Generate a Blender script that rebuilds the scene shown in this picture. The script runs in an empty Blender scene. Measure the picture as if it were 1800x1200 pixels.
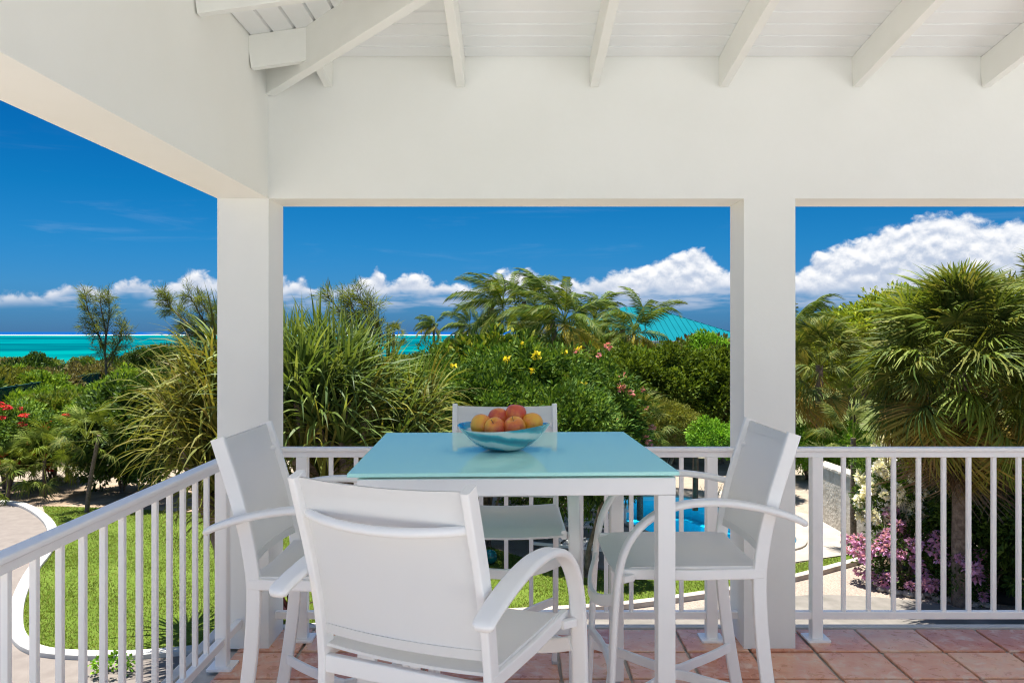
import bpy, bmesh, math, random
import numpy as np
from mathutils import Vector, Matrix
R = math.radians
S = bpy.context.scene
COL = S.collection

# ------------------------------------------------------------------ camera
F = 1414.0                     # focal length in pixels of the 1800 px wide photograph
CAMZ = 1.5
cam_d = bpy.data.cameras.new('camera'); cam = bpy.data.objects.new('camera', cam_d); COL.objects.link(cam)
cam.location = (0, 0, CAMZ); cam.rotation_euler = (R(90), 0, 0)
cam_d.sensor_width = 36; cam_d.lens = 36*F/1800; cam_d.shift_y = -17/1800
cam_d.clip_start = .05; cam_d.clip_end = 80000
S.camera = cam

# ------------------------------------------------------------------ sun, sky, exposure
SUN_EL, SUN_AZ = 77, -38        # azimuth measured from straight ahead (+Y) towards the right (+X)
S.view_settings.view_transform = 'Standard'; S.view_settings.look = 'None'
S.view_settings.gamma = 1; S.view_settings.use_curve_mapping = False
S.view_settings.exposure = 1.25
sd = bpy.data.lights.new('sun', 'SUN'); sd.energy = 5.0; sd.angle = R(.5); sd.color = (1, .96, .89)
sun = bpy.data.objects.new('sun', sd); COL.objects.link(sun)
dirv = Vector((math.sin(R(SUN_AZ))*math.cos(R(SUN_EL)), math.cos(R(SUN_AZ))*math.cos(R(SUN_EL)), math.sin(R(SUN_EL))))
sun.rotation_euler = dirv.to_track_quat('Z', 'Y').to_euler(); sun.location = (20, 40, 90)

SKY_STRENGTH = .07
W_ = bpy.data.worlds.new('World'); S.world = W_; W_.use_nodes = True
wt = W_.node_tree; wt.nodes.clear()
class NT:
    """tiny node helper"""
    def __init__(s, t): s.t = t
    def n(s, typ, **kw):
        x = s.t.nodes.new(typ)
        for k, v in kw.items(): setattr(x, k, v)
        return x
    def put(s, sock, v):
        if hasattr(v, 'is_output') or isinstance(v, bpy.types.NodeSocket): s.t.links.new(v, sock)
        elif isinstance(v, (tuple, list)) and len(v) == 3 and sock.type == 'RGBA': sock.default_value = (*v, 1)
        else: sock.default_value = v
    def m(s, op, a, b=0.0, c=0.0, clamp=False):
        x = s.n('ShaderNodeMath', operation=op, use_clamp=clamp)
        s.put(x.inputs[0], a); s.put(x.inputs[1], b)
        if len(x.inputs) > 2: s.put(x.inputs[2], c)
        return x.outputs[0]
    def vec(s, x, y, z):
        c = s.n('ShaderNodeCombineXYZ')
        for i, v in enumerate((x, y, z)): s.put(c.inputs[i], v)
        return c.outputs[0]
    def noise(s, v, scale, detail=4, rough=.5, dist=0.0):
        x = s.n('ShaderNodeTexNoise')
        if v is not None: s.put(x.inputs['Vector'], v)
        x.inputs['Scale'].default_value = scale; x.inputs['Detail'].default_value = detail
        x.inputs['Roughness'].default_value = rough; x.inputs['Distortion'].default_value = dist
        return x.outputs['Fac']
    def sm(s, v, lo, hi, a=0.0, b=1.0):
        x = s.n('ShaderNodeMapRange', interpolation_type='SMOOTHSTEP')
        s.put(x.inputs[0], v); s.put(x.inputs[1], lo); s.put(x.inputs[2], hi); s.put(x.inputs[3], a); s.put(x.inputs[4], b)
        return x.outputs[0]
    def lin(s, v, lo, hi, a=0.0, b=1.0):
        x = s.n('ShaderNodeMapRange')
        s.put(x.inputs[0], v); s.put(x.inputs[1], lo); s.put(x.inputs[2], hi); s.put(x.inputs[3], a); s.put(x.inputs[4], b)
        return x.outputs[0]
    def mix(s, f, a, b):
        x = s.n('ShaderNodeMix', data_type='RGBA')
        s.put(x.inputs[0], f); s.put(x.inputs[6], a); s.put(x.inputs[7], b)
        return x.outputs[2]
    def ramp(s, f, stops):
        x = s.n('ShaderNodeValToRGB'); e = x.color_ramp.elements
        while len(e) < len(stops): e.new(.5)
        for q, (p, c) in zip(e, stops): q.position = p; q.color = (*c, 1)
        s.put(x.inputs[0], f); return x.outputs[0]

w = NT(wt)
sky = w.n('ShaderNodeTexSky', sky_type='NISHITA'); sky.sun_disc = False
sky.sun_elevation = R(SUN_EL); sky.sun_rotation = R(SUN_AZ)
sky.altitude = 0; sky.air_density = 1.0; sky.dust_density = .25; sky.ozone_density = 2.2
tc = w.n('ShaderNodeTexCoord'); sx = w.n('ShaderNodeSeparateXYZ'); wt.links.new(tc.outputs['Generated'], sx.inputs[0])
X, Y, Z = sx.outputs
hlen = w.m('MAXIMUM', w.m('SQRT', w.m('ADD', w.m('MULTIPLY', X, X), w.m('MULTIPLY', Y, Y))), .02)
ux, uy, ut = w.m('DIVIDE', X, hlen), w.m('DIVIDE', Y, hlen), w.m('DIVIDE', Z, hlen)
az = w.m('ARCTAN2', X, Y)
# deep tropical blue: the same tint all the way round, fading to the plain sky overhead
tint = w.ramp(w.m('MULTIPLY', w.m('MAXIMUM', ut, 0.0), 1/1.5), [(0, (.062,.195,.53)), (.035, (.062,.255,.55)), (.07, (.033,.265,.52)), (.11, (.011,.253,.48)), (.19, (.002,.205,.44)), (.32, (.34,.60,.86)), (.5, (.9,.98,1.0)), (1, (1.0,1.0,1.0))])
hs = w.n('ShaderNodeMix', data_type='RGBA', blend_type='MULTIPLY'); hs.inputs[0].default_value = 1
wt.links.new(sky.outputs[0], hs.inputs[6]); wt.links.new(tint, hs.inputs[7])
# skyline of the cumulus bank: photograph pixel -> azimuth, elevation
prof = [(-40,512),(20,508),(90,506),(140,491),(165,506),(235,488),(285,494),(312,482),(342,476),(385,484),(450,492),(500,484),(530,486),(565,503),(612,497),
        (640,486),(664,474),(690,496),(735,472),(765,492),(812,486),(835,492),(872,478),(905,470),(935,470),(965,486),(1000,484),(1040,490),(1085,470),
        (1130,458),(1180,444),(1238,436),(1262,462),(1300,474),(1350,478),(1400,468),(1432,440),(1480,420),(1530,404),(1580,388),(1625,376),(1690,370),(1745,382),(1800,376),(1870,400),(1960,440)]
AZM, TMAX = .66, .2
fc = w.n('ShaderNodeFloatCurve'); cu = fc.mapping.curves[0]
pp = []
for px, py in prof:
    a = math.atan2(px-900, F); t = (583-py)/F*math.cos(a)
    pp.append(((a+AZM)/(2*AZM), t/TMAX))
pp = [(min(max(a, 0), 1), t) for a, t in pp]
cu.points[0].location = pp[0]; cu.points[1].location = pp[-1]
for q in pp[1:-1]: cu.points.new(*q)
fc.mapping.update()
wt.links.new(w.lin(az, -AZM, AZM), fc.inputs['Value'])
top = w.m('MULTIPLY', fc.outputs[0], TMAX)
def clouds(dt):
    """density of the cloud bank, dt lifts the sampling point towards the light"""
    v = w.vec(ux, uy, w.m('ADD', w.m('MULTIPLY', ut, 1.25), dt))
    big = w.noise(v, 24, 3, .5, .2)
    fine = w.noise(v, 62, 7, .58, .25)
    vo = w.n('ShaderNodeTexVoronoi', feature='SMOOTH_F1'); w.put(vo.inputs['Vector'], v); vo.inputs['Scale'].default_value = 70; vo.inputs['Smoothness'].default_value = .35
    puff = w.m('SUBTRACT', .55, vo.outputs['Distance'])
    s = w.m('ADD', w.m('MULTIPLY', w.m('SUBTRACT', big, .5), .024), w.m('MULTIPLY', w.m('SUBTRACT', fine, .5), .026))
    return w.m('ADD', s, w.m('MULTIPLY', puff, .007)), fine, big
d0, fine, big = clouds(0.0)
d1, fine1, big1 = clouds(.009)
edge = w.m('SUBTRACT', w.m('ADD', top, d0), w.m('ADD', ut, .003))
alpha = w.sm(edge, -.0015, .0085)
base_h = w.m('ADD', .047, w.m('MULTIPLY', w.m('SUBTRACT', big, .5), .03))     # underside of the white heaps
low = w.m('MINIMUM', base_h, w.m('ADD', top, -.012))
under = w.sm(w.m('SUBTRACT', ut, low), -.010, .006)                 # 1 above the base
strat = w.noise(w.vec(w.m('MULTIPLY', ux, 1.0), w.m('MULTIPLY', uy, 1.0), w.m('MULTIPLY', ut, 7.0)), 14, 5, .55)
greya = w.m('MULTIPLY', w.sm(strat, .36, .62), w.m('MULTIPLY', w.sm(ut, .020, .036), .75))   # thin grey veils under the heaps
alpha = w.m('MULTIPLY', alpha, w.m('MAXIMUM', under, greya))
lit = w.m('SUBTRACT', d0, d1)
shade = w.sm(w.m('ADD', lit, w.m('MULTIPLY', edge, -.10)), -.012, .006)
shade = w.m('MULTIPLY', shade, w.sm(w.m('SUBTRACT', ut, low), -.012, .022))
CW = .44
ccol = w.mix(shade, (.215/SKY_STRENGTH, .25/SKY_STRENGTH, .315/SKY_STRENGTH), (CW/SKY_STRENGTH, CW/SKY_STRENGTH, CW*1.01/SKY_STRENGTH))
# thin haze veil far out over the sea
cir = w.noise(w.vec(ux, uy, w.m('MULTIPLY', ut, 9.0)), 5, 6, .6, .4)
cira = w.m('MULTIPLY', w.sm(cir, .55, .8), w.m('MULTIPLY', w.sm(ut, .06, .1), w.sm(ut, .26, .1, 0.0, .08)))
skyc = w.mix(cira, hs.outputs[2], (.36/SKY_STRENGTH, .4/SKY_STRENGTH, .45/SKY_STRENGTH))
final = w.mix(alpha, skyc, ccol)
bg = w.n('ShaderNodeBackground'); bg.inputs['Strength'].default_value = SKY_STRENGTH
wt.links.new(final, bg.inputs['Color'])
wo = w.n('ShaderNodeOutputWorld'); wt.links.new(bg.outputs[0], wo.inputs[0])
S.cycles.pixel_filter_type = 'BLACKMAN_HARRIS'; S.cycles.filter_width = 1.15
S.cycles.max_bounces = 10; S.cycles.diffuse_bounces = 6; S.cycles.transparent_max_bounces = 12

# ------------------------------------------------------------------ helpers
def wp(px, py, d):            # point seen at a photograph pixel, d metres ahead
    return Vector(((px-900)/F*d, d, CAMZ-(py-583)/F*d))
def gp(px, py, z=-3.0):       # ground point under a photograph pixel
    d = (CAMZ-z)*F/(py-583); return ((px-900)/F*d, d)

class MB:
    def __init__(s): s.v = []; s.f = []
    def add(s, vs, fs):
        o = len(s.v); s.v += [tuple(q) for q in vs]; s.f += [tuple(i+o for i in f) for f in fs]; return s
    def box(s, c, d):
        x, y, z = (q/2 for q in d)
        vs = [(c[0]+a*x, c[1]+b*y, c[2]+e*z) for a in (-1, 1) for b in (-1, 1) for e in (-1, 1)]
        return s.add(vs, [(0,1,3,2),(4,6,7,5),(0,4,5,1),(2,3,7,6),(0,2,6,4),(1,5,7,3)])
    def sweep(s, pts, side, wd, ht, ch=.004, close=False):
        """rounded rectangular bar along pts; wd along side (vector or list), ht across"""
        pts = [Vector(p) for p in pts]; n = len(pts); vs = []
        wds = wd if isinstance(wd, (list, tuple)) else [wd]*n
        hts = ht if isinstance(ht, (list, tuple)) else [ht]*n
        for i, p in enumerate(pts):
            t = (pts[(i+1) % n]-pts[i-1]) if close else (pts[min(i+1, n-1)]-pts[max(i-1, 0)])
            t.normalize(); sv = Vector(side[i] if isinstance(side, list) else side)
            sv = (sv-t*sv.dot(t)).normalized(); nv = t.cross(sv).normalized()
            a, b, c = wds[i]/2, hts[i]/2, min(ch, wds[i]/2.1, hts[i]/2.1)
            k = .3*c
            for q, r in ((a, b-c), (a-k, b-k), (a-c, b), (-a+c, b), (-a+k, b-k), (-a, b-c), (-a, -b+c), (-a+k, -b+k), (-a+c, -b), (a-c, -b), (a-k, -b+k), (a, -b+c)):
                vs.append(p+sv*q+nv*r)
        m = 12; fs = []
        for i in range(n if close else n-1):
            j = (i+1) % n
            for k in range(m):
                l = (k+1) % m; fs.append((i*m+k, i*m+l, j*m+l, j*m+k))
        if not close: fs += [tuple(range(m-1, -1, -1)), tuple(range((n-1)*m, n*m))]
        return s.add(vs, fs)
    def tube(s, pts, rad, n=8, caps=True):
        pts = [Vector(p) for p in pts]; k = len(pts); vs = []; fs = []
        rads = rad if isinstance(rad, (list, tuple)) else [rad]*k
        ref = None
        for i, p in enumerate(pts):
            t = (pts[min(i+1, k-1)]-pts[max(i-1, 0)]).normalized()
            if ref is None: ref = Vector((1, 0, 0)) if abs(t.x) < .8 else Vector((0, 1, 0))
            a = (ref-t*ref.dot(t)).normalized(); ref = a; b = t.cross(a)
            for q in range(n):
                th = 2*math.pi*q/n; vs.append(p+(a*math.cos(th)+b*math.sin(th))*rads[i])
        for i in range(k-1):
            for q in range(n):
                l = (q+1) % n; fs.append((i*n+q, i*n+l, (i+1)*n+l, (i+1)*n+q))
        if caps: fs += [tuple(range(n-1, -1, -1)), tuple(range((k-1)*n, k*n))]
        return s.add(vs, fs)
    def lathe(s, prof, n=32, c=(0, 0, 0), wob=None):
        vs = []; fs = []
        for i, (r, z) in enumerate(prof):
            for q in range(n):
                th = 2*math.pi*q/n; k = wob(th, i) if wob else (1, 0)
                vs.append((c[0]+r*k[0]*math.cos(th), c[1]+r*k[0]*math.sin(th), c[2]+z+k[1]))
        for i in range(len(prof)-1):
            for q in range(n):
                l = (q+1) % n; fs.append((i*n+q, i*n+l, (i+1)*n+l, (i+1)*n+q))
        return s.add(vs, fs)

def mesh(name, mb, mat, smooth=20, bevel=0):
    me = bpy.data.meshes.new(name)
    if isinstance(mb, MB): me.from_pydata(mb.v, [], mb.f)
    else:                                      # numpy verts + triangle/quad array
        v, f = mb; me.vertices.add(len(v)); me.vertices.foreach_set('co', np.asarray(v, np.float32).ravel())
        k = f.shape[1]; me.loops.add(f.size); me.polygons.add(len(f))
        me.loops.foreach_set('vertex_index', f.astype(np.int32).ravel())
        me.polygons.foreach_set('loop_start', np.arange(0, f.size, k, dtype=np.int32))
        me.update(calc_edges=True); me.validate()
    if bevel or isinstance(mb, MB):
        b = bmesh.new(); b.from_mesh(me)
        if bevel: bmesh.ops.bevel(b, geom=list(b.edges), offset=bevel, segments=2, affect='EDGES', profile=.6)
        bmesh.ops.recalc_face_normals(b, faces=b.faces); b.to_mesh(me); b.free()
    if smooth and not bevel:
        me.polygons.foreach_set('use_smooth', [True]*len(me.polygons)); me.set_sharp_from_angle(angle=R(smooth))
    if mat: me.materials.append(mat)
    return me
def link(name, me, parent=None, mtx=None):
    o = bpy.data.objects.new(name, me); COL.objects.link(o)
    if parent: o.parent = parent
    if mtx is not None: o.matrix_basis = mtx
    return o
def obj(name, mb, mat, parent=None, smooth=20, bevel=0, mtx=None):
    return link(name, mesh(name, mb, mat, smooth, bevel), parent, mtx)
def weighted(o):
    md = o.modifiers.new('weighted_normals', 'WEIGHTED_NORMAL'); md.weight = 90; md.keep_sharp = True; return o
def tag(o, label, cat, group=None):
    o['label'] = label; o['category'] = cat
    if group: o['group'] = group
    return o
def thing(name, label, cat, loc=(0, 0, 0), rz=0, group=None, sc=1):
    o = bpy.data.objects.new(name, None); COL.objects.link(o); o.empty_display_size = .2
    o.location = loc; o.rotation_euler = (0, 0, rz); o.scale = (sc, sc, sc) if not isinstance(sc, tuple) else sc
    return tag(o, label, cat, group)
def struct(o): o['kind'] = 'structure'; return o
def stuff(o): o['kind'] = 'stuff'; return o
def copy_tree(o, parent=None):
    c = o.copy(); COL.objects.link(c); c.parent = parent
    for ch in list(o.children): copy_tree(ch, c)
    return c

# ------------------------------------------------------------------ materials
def material(name):
    m = bpy.data.materials.new(name); m.use_nodes = True; t = m.node_tree; t.nodes.clear()
    n = NT(t); out = n.n('ShaderNodeOutputMaterial'); return m, n, out
def principled(n, out, col, rough=.5, spec=.5, bump=None, bstr=.2, bdist=.01, **kw):
    p = n.n('ShaderNodeBsdfPrincipled'); n.put(p.inputs['Base Color'], col); n.put(p.inputs['Roughness'], rough)
    p.inputs['Specular IOR Level'].default_value = spec
    for k, v in kw.items(): n.put(p.inputs[k.replace('_', ' ')], v)
    if bump is not None:
        b = n.n('ShaderNodeBump'); b.inputs['Strength'].default_value = bstr; b.inputs['Distance'].default_value = bdist
        n.put(b.inputs['Height'], bump); n.t.links.new(b.outputs[0], p.inputs['Normal'])
    n.t.links.new(p.outputs[0], out.inputs[0]); return p
def objco(n): return n.n('ShaderNodeTexCoord').outputs['Object']
def simple(name, c1, c2, scale=8, rough=.5, spec=.5, bscale=40, bstr=.15, bdist=.004, detail=5, **kw):
    m, n, out = material(name); co = objco(n)
    f = n.sm(n.noise(co, scale, detail, .6), .3, .7)
    principled(n, out, n.mix(f, c1, c2), n.lin(f, 0, 1, rough*.9, min(1, rough*1.1)), spec, n.noise(co, bscale, 4), bstr, bdist, **kw)
    return m
M = {}
M['plaster'] = simple('painted_plaster', (.825,.83,.785), (.85,.855,.815), 2.2, .6, .3, 55, .10, .004)
M['beam_paint'] = simple('painted_beam', (.825,.83,.785), (.85,.855,.815), 3, .5, .35, 70, .08, .003)
M['rafter_paint'] = simple('rafter_paint', (.83,.835,.785), (.855,.86,.815), 5, .45, .4, 60, .12, .003)
M['plank_paint'] = simple('plank_paint', (.83,.84,.83), (.86,.87,.86), 3, .4, .4, 50, .12, .003)
M['metal_white'] = simple('white_powder_coat', (.925,.91,.88), (.94,.925,.90), 6, .32, .5, 300, .05, .0006)
M['rail_white'] = simple('rail_white_paint', (.925,.91,.88), (.94,.925,.90), 3, .36, .5, 60, .02, .0006)
M['foot_grey'] = simple('foot_rubber', (.5,.5,.5), (.6,.6,.6), 20, .7, .3)
M['dark_metal'] = simple('dark_bolt', (.1,.1,.1), (.2,.2,.2), 30, .4, .5)
M['roof_top'] = simple('roof_covering', (.3,.3,.29), (.4,.4,.38), 6, .8, .2)
M['bounce_paving'] = simple('pale_bounce_stone', (.60,.585,.56), (.68,.67,.645), 3, .8, .2)  # added paving out of view, kept pale to throw daylight under the roof
M['bounce_wall'] = simple('blue_grey_bounce_render', (.44,.48,.52), (.50,.54,.58), 2, .8, .2)  # added wall out of view, tone set by the light it bounces
M['soil'] = simple('planting_soil', (.08,.055,.038), (.16,.115,.08), 3, .95, .1, 25, .6, .03)
M['sandstone'] = simple('pale_sandstone_paving', (.30,.265,.225), (.37,.33,.285), 2.5, .85, .2, 35, .3, .01)
M['driveway'] = simple('pink_beige_paving', (.175,.15,.133), (.215,.187,.166), 4, .9, .15, 60, .3, .006, 8)
M['kerb_white'] = simple('white_kerb_paint', (.46,.445,.41), (.54,.53,.50), 4, .7, .3, 30, .3, .006)
M['kerb_grey'] = simple('weathered_concrete_kerb', (.34,.29,.24), (.50,.44,.37), 5, .9, .2, 30, .4, .01)
M['bark'] = simple('grey_brown_bark', (.11,.085,.06), (.24,.195,.15), 9, .95, .1, 30, .8, .03)
M['palm_bark'] = simple('palm_bark', (.12,.09,.07), (.24,.185,.145), 14, .95, .1, 25, .9, .04)
M['wood_post'] = simple('brown_post_wood', (.10,.055,.03), (.17,.10,.06), 10, .8, .2)
M['rock'] = simple('pale_limestone', (.42,.37,.31), (.62,.56,.49), 6, .95, .1, 14, .8, .05)
M['house_wall'] = simple('white_render', (.66,.65,.62), (.74,.73,.70), 2, .8, .2)
M['glass_dark'] = simple('dark_window_glass', (.03,.05,.06), (.05,.07,.08), 1, .08, .6)
M['pool_tile'] = simple('pool_plaster', (.25,.60,.72), (.34,.68,.79), 3, .6, .3)
M['fence_green'] = simple('green_coated_wire', (.008,.055,.05), (.015,.085,.075), 4, .5, .4)
M['lounge_white'] = simple('white_lounger_plastic', (.74,.73,.71), (.80,.79,.77), 5, .45, .4)
M['teal_glaze'] = simple('teal_glaze', (.0,.10,.12), (.01,.16,.17), 8, .15, .6)

def mat_fabric():
    m, n, out = material('white_sling_mesh'); co = objco(n)
    mp = n.n('ShaderNodeSeparateXYZ'); n.t.links.new(co, mp.inputs[0])
    wa = n.m('SINE', n.m('MULTIPLY', mp.outputs[0], 2400)); wb = n.m('SINE', n.m('MULTIPLY', n.m('ADD', mp.outputs[2], mp.outputs[1]), 2400))
    h = n.m('MULTIPLY', wa, wb); f = n.noise(co, 5, 4)
    p = principled(n, out, n.mix(f, (.925,.91,.88), (.94,.925,.90)), .6, .25, h, .12, .0004)
    tr = n.n('ShaderNodeBsdfTranslucent'); tr.inputs[0].default_value = (.82,.83,.83,1)
    mx = n.n('ShaderNodeMixShader'); mx.inputs[0].default_value = .22
    n.t.links.new(p.outputs[0], mx.inputs[1]); n.t.links.new(tr.outputs[0], mx.inputs[2]); n.t.links.new(mx.outputs[0], out.inputs[0])
    return m
M['fabric'] = mat_fabric()
def mat_tile():
    m, n, out = material('terracotta_tile'); co = objco(n)
    oi = n.n('ShaderNodeObjectInfo').outputs['Random']
    v = n.n('ShaderNodeVectorMath', operation='ADD'); n.t.links.new(co, v.inputs[0]); n.t.links.new(n.vec(n.m('MULTIPLY', oi, 37), n.m('MULTIPLY', oi, 91), oi), v.inputs[1])
    a = n.noise(v.outputs[0], 5, 6, .6, 1.2); b = n.noise(v.outputs[0], 16, 6, .65, .6); c = n.noise(v.outputs[0], 60, 3)
    base = n.ramp(n.m('ADD', n.m('MULTIPLY', a, .8), n.m('MULTIPLY', n.m('SUBTRACT', oi, .5), .55)), [(.18, (.62,.235,.13)), (.40, (.78,.375,.225)), (.6, (.84,.48,.30)), (.85, (.84,.61,.42))])
    colr = n.mix(n.sm(b, .48, .70, 0, .65), base, (.84,.68,.55)); colr = n.mix(n.sm(c, .62, .8, 0, .35), colr, (.25,.12,.09))
    principled(n, out, colr, n.lin(b, .3, .7, .22, .42), .5, n.m('ADD', n.m('MULTIPLY', a, 1.0), n.m('MULTIPLY', c, .25)), .25, .006)
    return m
M['tile'] = mat_tile()
M['grout'] = simple('grey_beige_grout', (.46,.41,.35), (.56,.52,.45), 12, .95, .1, 120, .3, .004)
def mat_glass_top():
    m, n, out = material('aqua_painted_glass'); co = objco(n)
    f = n.noise(co, 2, 3)
    p = principled(n, out, n.mix(f, (.50,.96,.88), (.54,.97,.90)), .04, .10, n.noise(co, 6, 2), .01, .002)
    return m
M['table_glass'] = mat_glass_top()
def mat_bowl():
    m, n, out = material('swirled_blue_white_glass'); co = objco(n)
    sp = n.n('ShaderNodeSeparateXYZ'); n.t.links.new(co, sp.inputs[0])
    ang = n.m('ARCTAN2', sp.outputs[1], sp.outputs[0])
    d = n.noise(co, 9, 3, .5, .4)
    t = n.m('ADD', n.m('ADD', n.m('MULTIPLY', sp.outputs[2], 120), n.m('MULTIPLY', ang, 2.0)), n.m('MULTIPLY', d, 3.4))
    s = n.m('ADD', n.m('MULTIPLY', n.m('SINE', t), .5), .5)
    c = n.ramp(s, [(.0, (.015,.22,.32)), (.30, (.03,.36,.46)), (.55, (.14,.50,.58)), (.72, (.60,.72,.73)), (1, (.78,.80,.78))])
    principled(n, out, c, .08, .5, None, Coat_Weight=1.0)
    return m
M['bowl'] = mat_bowl()
def mat_fruit():
    m, n, out = material('apple_skin'); co = objco(n)
    oi = n.n('ShaderNodeObjectInfo').outputs['Random']
    v = n.n('ShaderNodeVectorMath', operation='ADD'); n.t.links.new(co, v.inputs[0]); n.t.links.new(n.vec(n.m('MULTIPLY', oi, 7), n.m('MULTIPLY', oi, 13), n.m('MULTIPLY', oi, 3)), v.inputs[1])
    a = n.noise(v.outputs[0], 13, 4, .55, .3); b = n.noise(v.outputs[0], 120, 2)
    c = n.ramp(n.m('ADD', a, n.m('ADD', n.m('MULTIPLY', n.m('SUBTRACT', b, .5), .12), n.m('MULTIPLY', n.m('SUBTRACT', oi, .5), .26))), [(.30, (.78,.46,.05)), (.47, (.78,.36,.045)), (.56, (.72,.22,.05)), (.70, (.58,.09,.05))])
    principled(n, out, c, .3, .5, b, .03, .001)
    return m
M['fruit'] = mat_fruit()

def mat_leaf(name, cols, transl=.2, rough=.6, spec=.09, along=None):
    """leaves: every leaf its own tone, part of the light shines through"""
    m, n, out = material(name)
    rnd = n.n('ShaderNodeNewGeometry').outputs['Random Per Island']
    oi = n.n('ShaderNodeObjectInfo').outputs['Random']
    f = n.m('FRACT', n.m('ADD', rnd, n.m('MULTIPLY', oi, .22)))
    k = len(cols); c = n.ramp(f, [((i+.0)/(k-1) if k > 1 else 0, q) for i, q in enumerate(cols)])
    var = n.lin(n.noise(objco(n), 1.6, 4), .3, .7, .62, 1.3)
    mu = n.n('ShaderNodeMix', data_type='RGBA', blend_type='MULTIPLY'); mu.inputs[0].default_value = 1
    n.t.links.new(c, mu.inputs[6]); n.t.links.new(n.vec(var, var, var), mu.inputs[7]); c = mu.outputs[2]
    p = principled(n, out, c, rough, spec)
    tr = n.n('ShaderNodeBsdfTranslucent'); g = n.n('ShaderNodeMix', data_type='RGBA', blend_type='MULTIPLY'); g.inputs[0].default_value = 1
    n.t.links.new(c, g.inputs[6]); g.inputs[7].default_value = (1.5, 1.35, .6, 1); n.t.links.new(g.outputs[2], tr.inputs[0])
    mx = n.n('ShaderNodeMixShader'); mx.inputs[0].default_value = transl
    n.t.links.new(p.outputs[0], mx.inputs[1]); n.t.links.new(tr.outputs[0], mx.inputs[2]); n.t.links.new(mx.outputs[0], out.inputs[0])
    return m
L = {
 'scrub':   mat_leaf('scrub_leaves', [(0.072,0.120,0.022), (0.136,0.200,0.032), (0.208,0.264,0.048), (0.160,0.168,0.048)]),
 'scrub2':  mat_leaf('scrub_leaves_bright', [(0.096,0.176,0.022), (0.176,0.288,0.035), (0.256,0.352,0.048)]),
 'dry':     mat_leaf('dry_scrub_leaves', [(.13,.115,.05), (.19,.165,.08), (.16,.17,.045)], .2),
 'dark':    mat_leaf('dark_glossy_leaves', [(.022,.05,.012), (.05,.10,.018), (.10,.165,.026)], .2, .5, .15),
 'oleander':mat_leaf('oleander_leaves', [(.03,.075,.014), (.06,.13,.02), (.115,.20,.028), (.17,.255,.045)], .2),
 'seagrape':mat_leaf('shrub_leaves_yellow_tips', [(.03,.07,.012), (.055,.115,.016), (.11,.18,.022), (.34,.33,.04)], .2),
 'bright':  mat_leaf('bright_green_leaves', [(0.112,0.256,0.024), (0.176,0.368,0.032), (0.272,0.448,0.048)], .2),
 'hedge':   mat_leaf('hedge_leaves', [(.045,.08,.012), (.10,.155,.018), (.18,.24,.028)], .2),
 'yellowgreen': mat_leaf('yellow_green_leaves', [(0.192,0.272,0.029), (0.288,0.368,0.040), (0.352,0.352,0.048)], .2),
 'olive':   mat_leaf('olive_mound_leaves', [(0.112,0.136,0.024), (0.176,0.192,0.032), (0.224,0.224,0.048)], .2),
 'fan':     mat_leaf('fan_palm_leaf', [(.055,.09,.018), (.10,.135,.026), (.155,.18,.035), (.21,.21,.055)], .22, .55, .1),
 'fan_bright': mat_leaf('fan_palm_leaf_bright', [(.10,.15,.020), (.15,.20,.028), (.21,.25,.045)], .22, .55, .08),  # brighter, yellower leaf tone
 'fan_old': mat_leaf('fan_palm_leaf_yellowing', [(.15,.155,.03), (.25,.205,.035), (.36,.25,.045), (.19,.12,.045)], .2, .55, .15),
 'fan_dead':mat_leaf('fan_palm_leaf_dry', [(0.160,0.104,0.064), (0.256,0.176,0.112), (0.352,0.256,0.176)], .12, .7, .15),
 'coco':    mat_leaf('coconut_frond_leaf', [(.04,.085,.012), (.08,.14,.018), (.14,.19,.028), (.21,.22,.04)], .25, .55, .1),
 'coco_old':mat_leaf('coconut_frond_yellowing', [(0.224,0.232,0.040), (0.352,0.320,0.048), (0.416,0.304,0.064)], .3, .65, .05),
 'strap':   mat_leaf('strap_leaf_green', [(.06,.105,.024), (.10,.155,.034), (.145,.205,.045), (.20,.25,.065)], .25, .5, .15),
 'strap_y': mat_leaf('strap_leaf_olive', [(.11,.13,.024), (.165,.185,.034), (.225,.225,.045), (.18,.145,.042)], .25, .5, .12),
 'needle':  mat_leaf('casuarina_needles', [(.10,.15,.035), (.15,.20,.05), (.21,.24,.08)], .35, .8, .05),
 'purple':  mat_leaf('dark_red_leaves', [(.035,.012,.014), (.06,.02,.02)], .15, .35),
 'grassy':  mat_leaf('grass_blades', [(.07,.12,.016), (.12,.17,.022), (.17,.21,.04), (.26,.24,.09)], .3, .6, .15),
  'f_yellow':mat_leaf('yellow_petals', [(.75,.62,.03), (.82,.72,.08)], .3, .6, .1),
 'f_pink':  mat_leaf('pink_petals', [(.62,.22,.25), (.70,.33,.33)], .3, .6, .1),
 'f_red':   mat_leaf('red_petals', [(.55,.02,.05), (.62,.05,.06), (.60,.10,.06)], .3, .6, .1),
 'f_white': mat_leaf('white_petals', [(.80,.80,.74), (.85,.85,.82)], .3, .6, .1),
 'f_purple':mat_leaf('purple_bracts', [(.60,.30,.55), (.66,.38,.58), (.46,.26,.56)], .35, .6, .1),
}

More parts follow.
